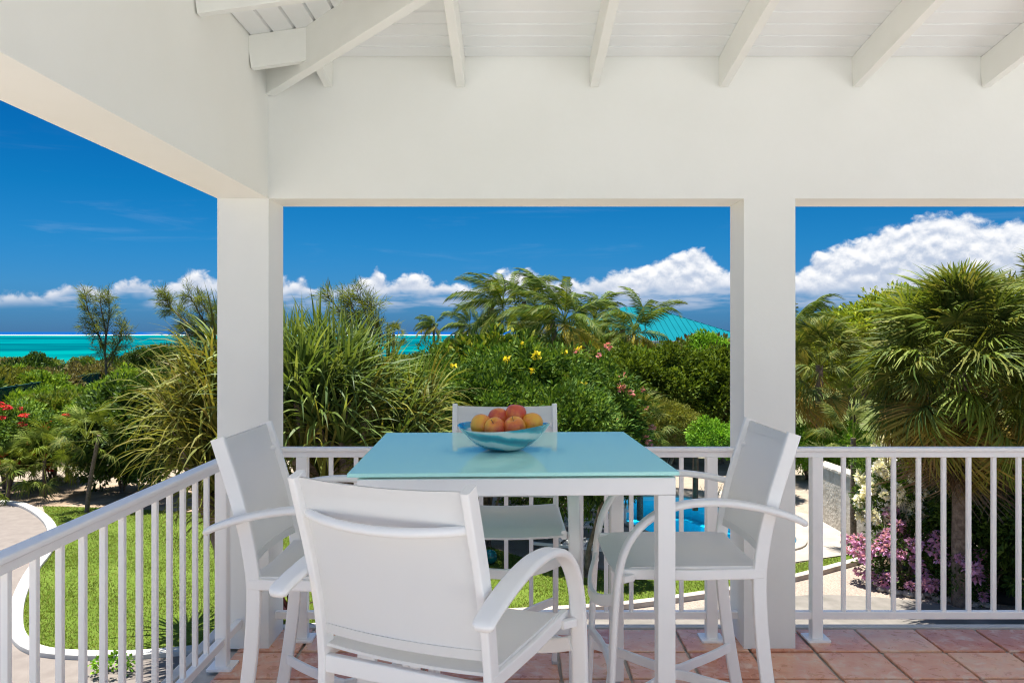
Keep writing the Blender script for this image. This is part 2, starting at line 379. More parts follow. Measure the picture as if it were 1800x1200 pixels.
# ------------------------------------------------------------------ terrain, lawn, paving, pool, sea
def gz(y):
    return -3.0 if y < 30 else -3.0-3.2*min(1, (y-30)/115.0)-(max(0, y-145)*.05)
def mat_ground():
    m, n, out = material('sandy_ground'); co = objco(n)
    a = n.noise(co, .5, 6, .6); b = n.noise(co, 45, 3); c = n.noise(co, 4, 5)
    c0 = n.mix(n.sm(a, .35, .65), (.33,.275,.215), (.26,.21,.16)); c0 = n.mix(n.sm(c, .5, .72, 0, .5), c0, (.23,.18,.12))
    c0 = n.mix(n.sm(b, .5, .75, 0, .45), c0, (.62,.55,.47))
    gsp = n.n('ShaderNodeSeparateXYZ'); n.t.links.new(co, gsp.inputs[0])            # low ground cover beyond the garden
    cover = n.m('MULTIPLY', n.sm(n.m('ADD', gsp.outputs[1], n.m('MULTIPLY', a, 8)), 29, 36), n.sm(c, .30, .46, .55, 1.0))
    c0 = n.mix(cover, c0, n.mix(n.noise(co, 2.2, 6), (.05,.075,.018), (.13,.15,.04)))
    principled(n, out, c0, .95, .1, n.m('ADD', n.m('MULTIPLY', b, .4), c), .5, .03); return m
M['ground'] = mat_ground()
mb = MB()
xs = [-400,-200,-100,-60,-30,-15,-8,0,8,15,30,60,100,200,400]; ys = [-40,-15,0,8,15,22,30,40,55,75,100,125,145,160,190]
for y in ys:
    for x in xs: mb.v.append((x, y, gz(y)))
nx = len(xs); pool_cell = None
for j in range(len(ys)-1):
    for i in range(nx-1): mb.f.append((j*nx+i, j*nx+i+1, (j+1)*nx+i+1, (j+1)*nx+i))
def smooth_loop(pts, k=4):
    """closed Catmull-Rom through pts"""
    n = len(pts); out = []
    for i in range(n):
        p0, p1, p2, p3 = (np.array(pts[(i+q) % n]) for q in (-1, 0, 1, 2))
        for s in range(k):
            t = s/k; out.append(tuple(.5*((2*p1)+(-p0+p2)*t+(2*p0-5*p1+4*p2-p3)*t*t+(-p0+3*p1-3*p2+p3)*t**3)))
    return out
def smooth_line(pts, k=5):
    P = [np.array(p, float) for p in pts]; P = [2*P[0]-P[1]]+P+[2*P[-1]-P[-2]]; out = []
    for i in range(1, len(P)-2):
        for s in range(k):
            t = s/k; p0, p1, p2, p3 = P[i-1:i+3]
            out.append(tuple(.5*((2*p1)+(-p0+p2)*t+(2*p0-5*p1+4*p2-p3)*t*t+(-p0+3*p1-3*p2+p3)*t**3)))
    out.append(tuple(P[-2])); return out
pool_px = [(1045,888),(1110,874),(1200,874),(1246,886),(1300,902),(1375,928),(1405,950),(1385,966),(1300,968),(1205,957),(1140,940),(1098,920),(1060,905)]
pool = smooth_loop([gp(*p) for p in pool_px], 4)
# the ground sheet is cut open where the pool lies: boolean-free, by triangulating the cell with a hole
def sheet(name, outer, z, mat, holes=(), parent=None):
    b = bmesh.new(); edges = []
    for loop in (outer, *holes):
        vs = [b.verts.new((x, y, z)) for x, y in loop]
        edges += [b.edges.new((vs[i], vs[(i+1) % len(vs)])) for i in range(len(vs))]
    bmesh.ops.triangle_fill(b, use_beauty=True, use_dissolve=False, edges=edges)
    for f in b.faces:
        if f.normal.z < 0: f.normal_flip()
    me = bpy.data.meshes.new(name); b.to_mesh(me); b.free(); me.materials.append(mat)
    return link(name, me, parent)
mb2 = MB(); mb2.v = list(mb.v)
hole_i = [(j, i) for j in range(len(ys)-1) for i in range(nx-1) if xs[i] >= 0 and xs[i+1] <= 15 and ys[j] >= 15 and ys[j+1] <= 30]
mb2.f = [f for k, f in enumerate(mb.f) if (k//(nx-1), k % (nx-1)) not in hole_i]
g = struct(obj('ground', mb2, M['ground'], smooth=60))
rect = [(0,15),(8,15),(15,15),(15,22),(15,30),(8,30),(0,30),(0,22)]
struct(sheet('ground', rect, -3.0, M['ground'], [pool]))

def mat_lawn():
    m, n, out = material('mown_lawn'); co = objco(n)
    a = n.noise(co, 1.2, 5, .6); b = n.noise(co, 26, 6, .75); c = n.noise(co, 6, 4)
    c0 = n.ramp(n.m('ADD', n.m('MULTIPLY', a, .4), n.m('MULTIPLY', b, .6)), [(.28, (.075,.125,.014)), (.5, (.12,.185,.022)), (.68, (.19,.25,.045))])
    c0 = n.mix(n.sm(c, .55, .78, 0, .45), c0, (.25,.23,.08))
    principled(n, out, c0, .9, .1, n.m('ADD', b, n.m('MULTIPLY', c, .4)), .9, .05); return m
M['lawn'] = mat_lawn()
kerb_left = [(-60,880),(0,884),(40,890),(75,910),(92,935),(84,970),(56,1008),(36,1048),(28,1085),(34,1125),(78,1150),(200,1156),(300,1150),(400,1138),(510,1112),(640,1097)]
kerb_right = [(640,1097),(800,1087),(1000,1076),(1115,1067),(1282,1043),(1397,1020),(1480,998),(1575,972)]
lawn_top = [(1522,972),(1404,990),(1290,1012),(1100,1008),(950,990),(860,962),(700,930),(400,905),(190,893),(75,890)]
kl = smooth_line([gp(*p) for p in kerb_left], 4); kr = smooth_line([gp(*p) for p in kerb_right], 4)
lawn_loop = kl[14:]+kr[1:]+[gp(*p) for p in lawn_top]
struct(sheet('lawn', lawn_loop, -2.985, M['lawn']))
# short blades over the lawn
rng = np.random.default_rng(5)
def inside(pts, loop):
    x, y = pts[:, 0], pts[:, 1]; c = np.zeros(len(pts), bool); n = len(loop)
    for i in range(n):
        (x1, y1), (x2, y2) = loop[i], loop[(i+1) % n]
        if y1 == y2: continue
        c ^= ((y1 > y) != (y2 > y)) & (x < (x2-x1)*(y-y1)/(y2-y1)+x1)
    return c
q = rng.uniform((-14, 10.5), (8, 22), (480000, 2)); q = q[inside(q, lawn_loop)]
wear = sum(np.sin(q[:, 0]*a+q[:, 1]*b_+c_) for a, b_, c_ in ((1.3, .7, 0), (-.8, 1.7, 2), (2.9, -1.1, 4), (.5, 3.3, 1), (4.7, 3.9, 3)))/5
q = q[rng.uniform(0, 1, len(q)) < np.clip(.78-wear*.75, .12, 1)]       # thin, worn patches
def blades(q, z, h0, h1, wd):
    n = len(q); th = rng.uniform(0, 2*math.pi, n); h = rng.uniform(h0, h1, n); le = rng.normal(0, .45, (n, 2))*h[:, None]
    v = np.zeros((n, 3, 3)); dx, dy = np.cos(th)*wd/2, np.sin(th)*wd/2
    v[:, 0] = np.c_[q[:, 0]-dx, q[:, 1]-dy, np.full(n, z)]; v[:, 1] = np.c_[q[:, 0]+dx, q[:, 1]+dy, np.full(n, z)]
    v[:, 2] = np.c_[q[:, 0]+le[:, 0], q[:, 1]+le[:, 1], z+h]
    return v.reshape(-1, 3), np.arange(3*n).reshape(-1, 3)
gr = stuff(obj('grass', blades(q, -2.986, .015, .042, .013), L['grassy'], smooth=0)); gr['label'] = 'short mown grass of the lawn below the porch'; gr['category'] = 'grass'

def kerb(name, line, z0, z1, wd, mat):
    m_ = MB(); m_.sweep([(x, y, (z0+z1)/2) for x, y in line], (0, 0, 1), z1-z0, wd, .012); return obj(name, m_, mat, smooth=40)
struct(kerb('kerb', kl, -3.15, -2.925, .20, M['kerb_white']))
struct(kerb('kerb', kr, -3.15, -2.90, .16, M['kerb_grey']))
drive = [gp(-400,880), gp(-60,881)]+kl[4:]+[gp(640,1099), gp(640,1400), gp(-700,1400)]
struct(sheet('driveway', drive, -2.992, M['driveway']))
# gravel and concrete on the right, in front of the kerb
def mat_gravel():
    m, n, out = material('pink_gravel'); co = objco(n)
    v = n.n('ShaderNodeTexVoronoi'); n.put(v.inputs['Vector'], co); v.inputs['Scale'].default_value = 28
    c = n.mix(v.outputs['Color'], (.29,.222,.18), (.36,.305,.255)); c = n.mix(n.sm(n.noise(co, 1.3, 4), .5, .75, 0, .4), c, (.42,.34,.27))
    principled(n, out, c, .95, .1, n.m('SUBTRACT', 1, v.outputs['Distance']), .8, .03); return m
M['gravel'] = mat_gravel()
grav = [gp(640,1099)]+kr[1:]+[gp(1640,965), gp(1900,975), gp(1900,1400), gp(640,1400)]
struct(sheet('gravel_path', grav, -2.990, M['gravel']))
conc = smooth_line([gp(900,1090), gp(1150,1078), gp(1390,1049), gp(1480,1047), gp(1560,1052), gp(1650,1062), gp(1720,1076), gp(1900,1100)], 4)+[gp(1900,1500), gp(900,1500)]
M['concrete'] = simple('weathered_concrete', (.15,.138,.12), (.22,.20,.178), 2.2, .9, .15, 18, .3, .01, 8)
struct(sheet('concrete_path', conc, -2.984, M['concrete']))
deck = [gp(*p) for p in [(940,905),(1000,864),(1130,858),(1275,864),(1330,878),(1420,905),(1530,942),(1590,966),(1522,971),(1404,988),(1290,1010),(1100,1006),(950,985)]]
struct(sheet('pool_deck', deck, -2.980, M['sandstone'], [pool]))
# pool basin, coping and water
b = MB(); n = len(pool); cx, cy = (sum(p[k] for p in pool)/n for k in (0, 1))
shr = lambda f: [(cx+(x-cx)*f, cy+(y-cy)*f) for x, y in pool]
rings = [(pool, -2.99), (pool, -3.55), (shr(.86), -3.56), (shr(.85), -3.95), (shr(.74), -3.96), (shr(.72), -4.5)]
for rr, z in rings: b.v += [(x, y, z) for x, y in rr]
for k in range(len(rings)-1):
    for i in range(n): j = (i+1) % n; b.f.append((k*n+i, k*n+j, (k+1)*n+j, (k+1)*n+i))
b.f.append(tuple((len(rings)-1)*n+i for i in range(n)))
pt = tag(obj('swimming_pool', b, M['pool_tile'], smooth=20), 'blue swimming pool set in the pale stone deck', 'swimming pool')
cp = MB(); cp.sweep([(x, y, -2.97) for x, y in shr(1.02)], (0, 0, 1), .06, .22, .015, close=True); obj('coping', cp, M['sandstone'], pt)
def mat_water():
    m, n, out = material('pool_water'); co = objco(n)
    nb = n.noise(co, 2.2, 3, .5, .6); bm = n.n('ShaderNodeBump'); bm.inputs['Strength'].default_value = .12; bm.inputs['Distance'].default_value = .05; n.put(bm.inputs['Height'], nb)
    tr = n.n('ShaderNodeBsdfTransparent'); tr.inputs[0].default_value = (.16, .80, .95, 1)
    gl = n.n('ShaderNodeBsdfGlossy'); gl.inputs['Roughness'].default_value = .03; n.t.links.new(bm.outputs[0], gl.inputs['Normal'])
    fr = n.n('ShaderNodeFresnel'); fr.inputs[0].default_value = 1.2; n.t.links.new(bm.outputs[0], fr.inputs['Normal'])
    mx = n.n('ShaderNodeMixShader'); n.t.links.new(n.m('MULTIPLY', fr.outputs[0], .6), mx.inputs[0]); n.t.links.new(tr.outputs[0], mx.inputs[1]); n.t.links.new(gl.outputs[0], mx.inputs[2])
    n.t.links.new(mx.outputs[0], out.inputs[0]); return m
M['water'] = mat_water()
sheet('water', shr(.999), -3.11, M['water'], parent=pt)

def mat_sea():
    m, n, out = material('lagoon_sea'); co = objco(n)
    sp = n.n('ShaderNodeSeparateXYZ'); n.t.links.new(co, sp.inputs[0]); x, y = sp.outputs[0], sp.outputs[1]
    wob = n.m('MULTIPLY', n.m('SUBTRACT', n.noise(n.vec(n.m('MULTIPLY', x, .002), n.m('MULTIPLY', y, .002), 0.0), 2, 4), .5), 420)
    yy = n.m('ADD', y, wob)
    col = n.mix(n.sm(y, 150, 900), (0,.165,.160), (0,.125,.142))
    patch = n.noise(n.vec(n.m('MULTIPLY', x, .0035), n.m('MULTIPLY', y, .006), 0.0), 1.0, 5, .6, .5)
    col = n.mix(n.sm(patch, .42, .56, 0, .85), col, (0,.055,.080))
    col = n.mix(n.sm(yy, 1250, 1900, 0, .6), col, (.003,.19,.185))
    foam = n.m('MULTIPLY', n.m('MULTIPLY', n.sm(yy, 1950, 2120), n.sm(yy, 2600, 2350)), n.sm(n.noise(n.vec(n.m('MULTIPLY', x, .006), n.m('MULTIPLY', y, .004), 0.0), 1, 6, .6), .36, .5))
    col = n.mix(n.sm(yy, 2300, 2600), col, (.004,.055,.19))
    col = n.mix(foam, col, (.85,.88,.88))
    wv = n.noise(n.vec(n.m('MULTIPLY', x, .35), n.m('MULTIPLY', y, .12), 0.0), 1, 6, .65)
    principled(n, out, col, .6, .0, wv, .25, .6); return m
M['sea'] = mat_sea()
b = MB(); b.add([(-30000,150,-7.5),(30000,150,-7.5),(30000,45000,-7.5),(-30000,45000,-7.5)], [(0,1,2,3)])
struct(obj('sea', b, M['sea'], smooth=0))

# ------------------------------------------------------------------ porch
YF, YB = 3.81, 4.0525                  # front and back face of the wall line
XI, XO = -1.153, -1.396                # inner and outer face of the left side
HB, HT = 2.13, 2.80                    # beam underside and the line where the ceiling starts
SL = .14                               # ceiling slope
BACK, RIGHT = .5, 3.95
FB = .35                               # back edge of the tiled floor
porch = thing('porch', 'white villa porch with beams, rafters, board ceiling, square columns and terracotta floor', 'porch')
def col_(x0, x1):
    b = MB(); b.box(((x0+x1)/2, (YF+YB)/2, HB/2-.0), (x1-x0, YB-YF, HB)); return obj('column', b, M['plaster'], porch, smooth=0)
col_(XO, XI); col_(1.099, 1.342); col_(3.60, 3.843)
b = MB(); b.box(((XO+RIGHT)/2, (YF+YB)/2, (HB+HT)/2+.04), (RIGHT-XO, YB-YF, HT-HB+.08)); obj('front_beam', b, M['plaster'], porch, smooth=0)
b = MB(); b.box(((XO+XI)/2, (YF+BACK)/2, (HB+HT)/2+.04), (XI-XO, YF-BACK, HT-HB+.08)); obj('side_beam', b, M['plaster'], porch, bevel=.003)
def cz(s): return HT+SL*s              # ceiling height, s metres in from the beam
PW = .1
ceil = obj('ceiling', MB().add([(XI-.75, YB+.66, cz(-.8)+.075), (RIGHT, YB+.66, cz(-.8)+.075), (RIGHT, BACK, cz(YF-BACK)+.075), (XI+YF-BACK, BACK, cz(YF-BACK)+.075),
      (XI-.75, BACK, cz(-.8)+.075)], [(0,1,2,3), (0,3,4)]), M['roof_top'], porch, smooth=0)
sol = ceil.modifiers.new('solid', 'SOLIDIFY'); sol.thickness = .05; sol.offset = 0
def plank_mesh(p0, p1, inward, q0, q1):
    """board with a recessed v-joint: p0-p1 along the board, inward = direction up the slope; q0,q1 extra run on the far edge"""
    a0, a1 = Vector(p0), Vector(p1); d = (a1-a0).normalized(); iv = Vector(inward)
    b0, b1 = a0+iv*PW+d*q0, a1+iv*PW+d*q1
    up = Vector((0, 0, 1)); e = .007; g = .02
    rows = []
    for A, B in ((a0, a1), (b0, b1)): rows.append((A, B))
    lo0, lo1 = a0+iv*e, a1+iv*e; hi0, hi1 = b0-iv*e, b1-iv*e
    vs = [a0+up*g, a1+up*g, lo0, lo1, hi0, hi1, b0+up*g, b1+up*g, b0+up*.02, b1+up*.02, a0+up*.02, a1+up*.02]
    return MB().add(vs, [(0,1,3,2),(2,3,5,4),(4,5,7,6),(6,7,9,8),(8,9,11,10),(10,11,1,0),(0,2,4,6,8,10),(1,11,9,7,5,3)])
inF = Vector((0, -1, SL)); inL = Vector((1, 0, SL))
for k in range(33):
    s = k*PW
    if XI+s+.1 < RIGHT: obj('plank', plank_mesh((XI+s, YF-s, cz(s)), (RIGHT, YF-s, cz(s)), inF, PW, 0), M['plank_paint'], ceil, smooth=0)
    obj('plank', plank_mesh((XI+s, BACK, cz(s)), (XI+s, YF-s, cz(s)), inL, 0, -PW), M['plank_paint'], ceil, smooth=0)
RD = .145
def rafter(a, bb, wd, dp):
    b = MB(); A, B = Vector(a), Vector(bb); off = Vector((0, 0, -dp/2-.001))
    b.sweep([A+off, B+off], (0, 0, 1), dp, wd, .003); return obj('rafter', b, M['rafter_paint'], porch)
for x in (-.868, -.2425, .389, 1.0, 1.63, 2.24, 2.86, 3.48):
    lim = min(x-XI, YF-BACK-.1)-.002
    rafter((x, YF, cz(0)), (x, YF-lim, cz(lim)), .04, RD)
for y in (3.544, 2.94, 2.33, 1.72, 1.11):
    lim = min(YF-y, 4.4)-.002
    rafter((XI, y, cz(0)), (XI+lim, y, cz(lim)), .04, RD)
e = 3.28
h = rafter((XI+.005, YF-.005, cz(0)), (XI+e, YF-e, cz(e)), .05, .185); h.name = 'hip_rafter'
# floor slab with single tiles
b = MB(); b.box(((XO-.06+RIGHT)/2, (4.10+FB)/2, -.1), (RIGHT-XO+.06, 4.10-FB, .17)); slab = obj('floor', b, M['grout'], porch)
b = MB(); b.box(((XO-.05+RIGHT)/2, 4.11, -.045), (RIGHT-XO+.05, .05, .09)); obj('floor_edge', b, M['kerb_white'], porch, bevel=.006)
b = MB(); b.box((XO-.085, (4.135+FB)/2, -.045), (.05, 4.135-FB, .09)); obj('floor_edge', b, M['kerb_white'], porch, bevel=.006)
b = MB(); b.box(((XO-.03+RIGHT)/2, (3.95+FB)/2, -1.65), (RIGHT-XO-.1, 3.95-FB, 2.93)); obj('base_wall', b, M['house_wall'], porch)
random.seed(3)
def tile_mesh(wx, wy, k):
    rr = random.Random(k); b = bmesh.new(); n = 5
    c = [(-wx/2, -wy/2), (wx/2, -wy/2), (wx/2, wy/2), (-wx/2, wy/2)]; ring = []
    for i in range(4):
        (x0, y0), (x1, y1) = c[i], c[(i+1) % 4]
        for s in range(3):
            t = s/3; j = .0 if s == 0 else rr.uniform(-.0018, .0018)
            ring.append((x0+(x1-x0)*t+(j if x0 == x1 else 0), y0+(y1-y0)*t+(j if y0 == y1 else 0)))
    m_ = MB()
    for f, z in ((1, -.012), (1, -.003), (.975, .0)): m_.v += [(x*f, y*f, z) for x, y in ring]
    for r_ in range(2):
        for i in range(12): j = (i+1) % 12; m_.f.append((r_*12+i, r_*12+j, (r_+1)*12+j, (r_+1)*12+i))
    m_.f.append(tuple(range(24, 36))); b.free()
    return mesh('tile', m_, M['tile'], 30)
tms = [tile_mesh(.288, .275, k) for k in range(5)]; half = tile_mesh(.288, .278, 9)
PX0, PY0 = 1.425, 3.77
for j in range(-1, 12):
    for i in range(-9, 10):
        x = PX0+.303*(i+.5); y = PY0-.29*(j+.5)
        if x < XO-.02 or x > RIGHT-.15 or y < FB+.15: continue
        if j == -1: y = PY0+.152
        o = link('tile', tms[random.randrange(5)], slab, Matrix.Translation((x+random.uniform(-.003, .003), y+random.uniform(-.003, .003), .001+random.uniform(-.0015, .0015))) @ Matrix.Rotation(random.choice((0, math.pi))+random.uniform(-.008, .008), 4, 'Z'))

# unseen paving behind and beside the porch, plus house front, added to bounce daylight
ter = MB(); ter.box((1.5, -2.41, -.13), (14, 5.44, .2)); ter.box((7.99, 2.205, -.13), (8, 3.785, .2)); struct(obj('bounce_paving', ter, M['bounce_paving'], smooth=0))
b = MB(); b.box((1.5, -5.0, 2.1), (14, .25, 4.8)); tag(obj('rear_bounce_wall', b, M['bounce_wall'], smooth=0), 'unseen blue grey house front added behind the camera to bounce light', 'house')
# railings ---------------------------------------------------------------
RZ = .937
def railing(label, a, bb, posts, bal0, nbal, step):
    A, B = Vector((*a, 0)), Vector((*bb, 0)); d = (B-A).normalized(); sd_ = Vector((-d.y, d.x, 0)); ln = (B-A).length
    t = thing('railing', label, 'railing', A)
    b = MB(); b.sweep([Vector((0, 0, RZ-.010)), d*ln+Vector((0, 0, RZ-.010))], sd_, .058, .020, .006); obj('top_rail', b, M['rail_white'], t)
    b = MB(); b.sweep([Vector((0, 0, RZ-.034)), d*ln+Vector((0, 0, RZ-.034))], sd_, .036, .027, .003); obj('under_rail', b, M['rail_white'], t)
    b = MB(); b.sweep([Vector((0, 0, .120)), d*ln+Vector((0, 0, .120))], sd_, .032, .036, .003); obj('bottom_rail', b, M['rail_white'], t)
    b = MB(); b.sweep([Vector((0, 0, .138)), Vector((0, 0, RZ-.047))], d, .020, .020, .0025); me = mesh('baluster', b, M['rail_white'])
    for i in range(nbal):
        s = bal0+i*step
        if s < ln-.02 and s > .02 and all(abs(s-p) > .045 for p in posts): link('baluster', me, t, Matrix.Translation(d*s))
    for p in posts:
        b = MB(); b.sweep([Vector((0, 0, .008)), Vector((0, 0, RZ-.045))], d, .054, .054, .005); po = obj('post', b, M['rail_white'], t, mtx=Matrix.Translation(d*p))
        b = MB(); b.sweep([Vector((0, 0, .0015)), Vector((0, 0, .011))], d, .112, .112, .006); obj('base_plate', b, M['rail_white'], po)
    return t
YR = 3.93
xr = lambda px: (px-900)*YR/F
railing('white railing between the two columns, behind the far chair', (XI, YR), (1.099, YR), [xr(532)-XI, xr(1250)-XI], xr(582)-XI, 15, .1222)
railing('white railing to the right of the right column, before the flowers', (1.342, YR), (3.60, YR), [xr(1434)-1.342, 3.60-1.342-.12], xr(1482.5)-1.342, 18, .1222)
railing('white side railing on the left running towards the camera above the lawn', (-1.295, YF), (-1.295, FB+.1), [YF-3.60, YF-1.6, YF+.3], YF-3.410, 38, .1228)

# ------------------------------------------------------------------ table
tb = thing('bar_table', 'white square bar table with aqua glass top', 'table', (0, 2.975, 0), R(2))
TH = 1.067; hs_ = .5; lg = .055
b = MB(); b.box((-.010, 0, TH-.006), (1.025, 1.0, .012)); obj('glass_top', b, M['table_glass'], tb, bevel=.0025)
fz = TH-.012-.007
for a, bb, nm in (((-.492, -.492+lg/2), (.492, -.492+lg/2), 'apron'), ((-.492, .492-lg/2), (.492, .492-lg/2), 'apron')):
    b = MB(); b.sweep([(a[0], a[1], fz-lg/2), (bb[0], bb[1], fz-lg/2)], (0, 0, 1), lg, lg, .003); obj('apron', b, M['metal_white'], tb)
for sx_ in (-1, 1):
    b = MB(); b.sweep([(sx_*(.492-lg/2), -.492+lg+.0005, fz-lg/2), (sx_*(.492-lg/2), .492-lg-.0005, fz-lg/2)], (0, 0, 1), lg, lg, .003); obj('apron', b, M['metal_white'], tb)
    for sy_ in (-1, 1):
        b = MB(); b.sweep([(sx_*(.492-lg/2), sy_*(.492-lg/2), .012), (sx_*(.492-lg/2), sy_*(.492-lg/2), fz-lg-.0005)], (1, 0, 0), lg, lg, .003); l_ = obj('leg', b, M['metal_white'], tb)
        b = MB(); b.tube([(sx_*(.492-lg/2), sy_*(.492-lg/2), 0), (sx_*(.492-lg/2), sy_*(.492-lg/2), .0125)], .02, 12); obj('foot', b, M['foot_grey'], l_)
        b = MB(); b.tube([(sx_*.43, sy_*.43, fz), (sx_*.43, sy_*.43, TH-.012)], .018, 12); obj('spacer_pad', b, M['foot_grey'], tb)

# ------------------------------------------------------------------ chairs (front = +Y, origin on the floor under the seat)
def make_chair(label):
    t = thing('bar_chair', label, 'chair', group='white sling bar chairs around the table')
    post = [(-.340, 1.168), (-.318, 1.10), (-.292, 1.02), (-.268, .94), (-.248, .86), (-.234, .78), (-.226, .70), (-.228, .60), (-.237, .48), (-.255, .34), (-.282, .18), (-.318, .012)]
    post = smooth_line(post, 3)
    for sx_ in (-1, 1):
        b = MB(); b.sweep([(sx_*.226, y, z) for y, z in post], (1, 0, 0), .022, .044, .005); po = weighted(obj('back_leg', b, M['metal_white'], t, smooth=60))
        b = MB(); b.box((sx_*.226, -.318, .007), (.026, .05, .014)); obj('foot', b, M['foot_grey'], po, bevel=.003)
        arm = smooth_line([(-.362, .884), (-.335, .900), (-.26, .925), (-.17, .945), (-.07, .955), (.03, .948), (.11, .922), (.175, .873), (.218, .805), (.240, .72), (.250, .62), (.257, .50), (.264, .35), (.272, .18), (.281, .012)], 3)
        k = len(arm); wd = [.046+.008*math.exp(-((i/k-.2)/.25)**2) for i in range(k)]; wd[0] = .034
        b = MB(); b.sweep([(sx_*.268, y, z) for y, z in arm], (1, 0, 0), wd, [.012]+[.021]*(k-1), .009); ar = weighted(obj('arm_leg', b, M['metal_white'], t, smooth=60))
        b = MB(); b.box((sx_*.268, .281, .007), (.046, .026, .014)); obj('foot', b, M['foot_grey'], ar, bevel=.003)
        b = MB(); b.sweep([(sx_*.228, -.238, .716), (sx_*.228, .0, .712), (sx_*.228, .238, .718)], (0, 0, 1), .034, .020, .004); obj('seat_rail', b, M['metal_white'], t)
        b = MB(); b.sweep([(sx_*.238, .19, .708), (sx_*.262, .225, .708)], (0, 0, 1), .022, .02, .003); obj('bracket', b, M['metal_white'], t)
        # side stretcher, bowed inwards towards its mirror image
        st = smooth_line([(sx_*.262, .262, .30), (sx_*.17, .165, .30), (sx_*.075, .075, .30), (sx_*.018, .0, .30), (sx_*.075, -.085, .30), (sx_*.15, -.18, .30), (sx_*.222, -.257, .30)], 3)
        b = MB(); b.sweep(st, (0, 0, 1), .034, .014, .003); obj('stretcher', b, M['metal_white'], t)
    # seat sling
    b = MB(); ny, nx_ = 10, 7; yy = [-.235+.48*i/(ny-1) for i in range(ny)]; xx = [-.226+.452*i/(nx_-1) for i in range(nx_)]
    def shell(fn, th, m1, m2):
        A = [fn(i, j, 0) for j in range(m2) for i in range(m1)]; B_ = [fn(i, j, th) for j in range(m2) for i in range(m1)]
        N = m1*m2; f = []
        for j in range(m2-1):
            for i in range(m1-1):
                q = j*m1+i; f += [(q, q+1, q+m1+1, q+m1), (N+q, N+q+m1, N+q+m1+1, N+q+1)]
        rim = [i for i in range(m1)]+[j*m1+m1-1 for j in range(1, m2)]+[(m2-1)*m1+i for i in range(m1-2, -1, -1)]+[j*m1 for j in range(m2-2, 0, -1)]
        for i in range(len(rim)): p, r_ = rim[i], rim[(i+1) % len(rim)]; f.append((p, N+p, N+r_, r_))
        return MB().add(A+B_, f)
    seat = shell(lambda i, j, h: (xx[i], yy[j], .731+h-.010*(1-(xx[i]/.226)**2)-(.020*max(0, (yy[j]-.17)/.075)**2)), .008, nx_, ny)
    obj('seat', seat, M['fabric'], t, smooth=50)
    pz = [1.162, 1.10, 1.02, .94, .86, .79, .765]; pyv = [float(np.interp(z, [.70, .78, .86, .94, 1.02, 1.10, 1.168], [-.226, -.234, -.248, -.268, -.292, -.318, -.340])) for z in pz]
    xb = [-.217+.434*i/8 for i in range(9)]
    back = shell(lambda i, j, h: (xb[i], pyv[j]-.004+h-.022*(1-(xb[i]/.217)**2)*(.6+.4*j/6), pz[j]-.006*(1-(xb[i]/.217)**2)*(j == 0)), .006, 9, 7)
    bk = obj('backrest', back, M['fabric'], t, smooth=50)
    for z0, z1, nm in ((1.162, 1.128, 'hem'), (.790, .766, 'hem')):
        y0 = float(np.interp(z0, [.70, .78, .86, .94, 1.02, 1.10, 1.168], [-.226, -.234, -.248, -.268, -.292, -.318, -.340])); y1 = float(np.interp(z1, [.70, .78, .86, .94, 1.02, 1.10, 1.168], [-.226, -.234, -.248, -.268, -.292, -.318, -.340]))
        kf = .6 if z0 > 1 else 1.0
        hm = shell(lambda i, j, h: (xb[i], (y0, y1)[j]-.0065+h*1.0-.022*(1-(xb[i]/.217)**2)*(kf+(.03 if z0 > 1 else -.0)*j), (z0, z1)[j]-.006*(1-(xb[i]/.217)**2)*(z0 > 1 and j == 0)), .011, 9, 2)
        obj('hem', hm, M['fabric'], bk, smooth=50)
    # bowed bar behind the back, cross bar under the seat, bowed front bar, foot rest
    q = [(-.218, -.308, 1.075)]+[(x, -.308-.055*(1-(x/.218)**2)**.8, 1.075-.012*(1-(x/.218)**2)) for x in (-.19, -.15, -.1, -.05, 0, .05, .1, .15, .19)]+[(.218, -.308, 1.075)]
    b = MB(); b.tube(q, .0115, 10); obj('back_bar', b, M['metal_white'], t, smooth=60)
    b = MB(); b.sweep([(-.215, -.232, .690), (.215, -.232, .690)], (0, 0, 1), .044, .020, .004); obj('cross_bar', b, M['metal_white'], t)
    q = [(x, .247+.05*(1-(x/.245)**2), .640-.055*(1-(x/.245)**2)) for x in (-.245, -.2, -.15, -.1, -.05, 0, .05, .1, .15, .2, .245)]
    b = MB(); b.sweep(q, (0, 0, 1), .038, .016, .004); obj('front_bar', b, M['metal_white'], t)
    q = [(x, .268-.03*(1-(x/.245)**2), .36) for x in (-.246, -.15, -.05, .05, .15, .246)]
    b = MB(); b.sweep(q, (0, 0, 1), .03, .018, .004); obj('foot_rest', b, M['metal_white'], t)
    return t
c0 = make_chair('white bar chair nearest the camera, seen from behind')
c0.location = (-.160, 2.10, 0); c0.rotation_euler.z = -R(24.1)
for lab, x, y, r_ in (('white bar chair on the left side of the table, beside the corner column', -.572, 2.725, -R(91.5)),
                      ('white bar chair on the right side of the table, before the right column', .575, 2.84, R(91)),
                      ('white bar chair on the far side of the table, partly behind the fruit bowl', -.03, 3.335, R(180.5))):
    c = copy_tree(c0); c['label'] = lab; c.location = (x, y, 0); c.rotation_euler = (0, 0, r_)

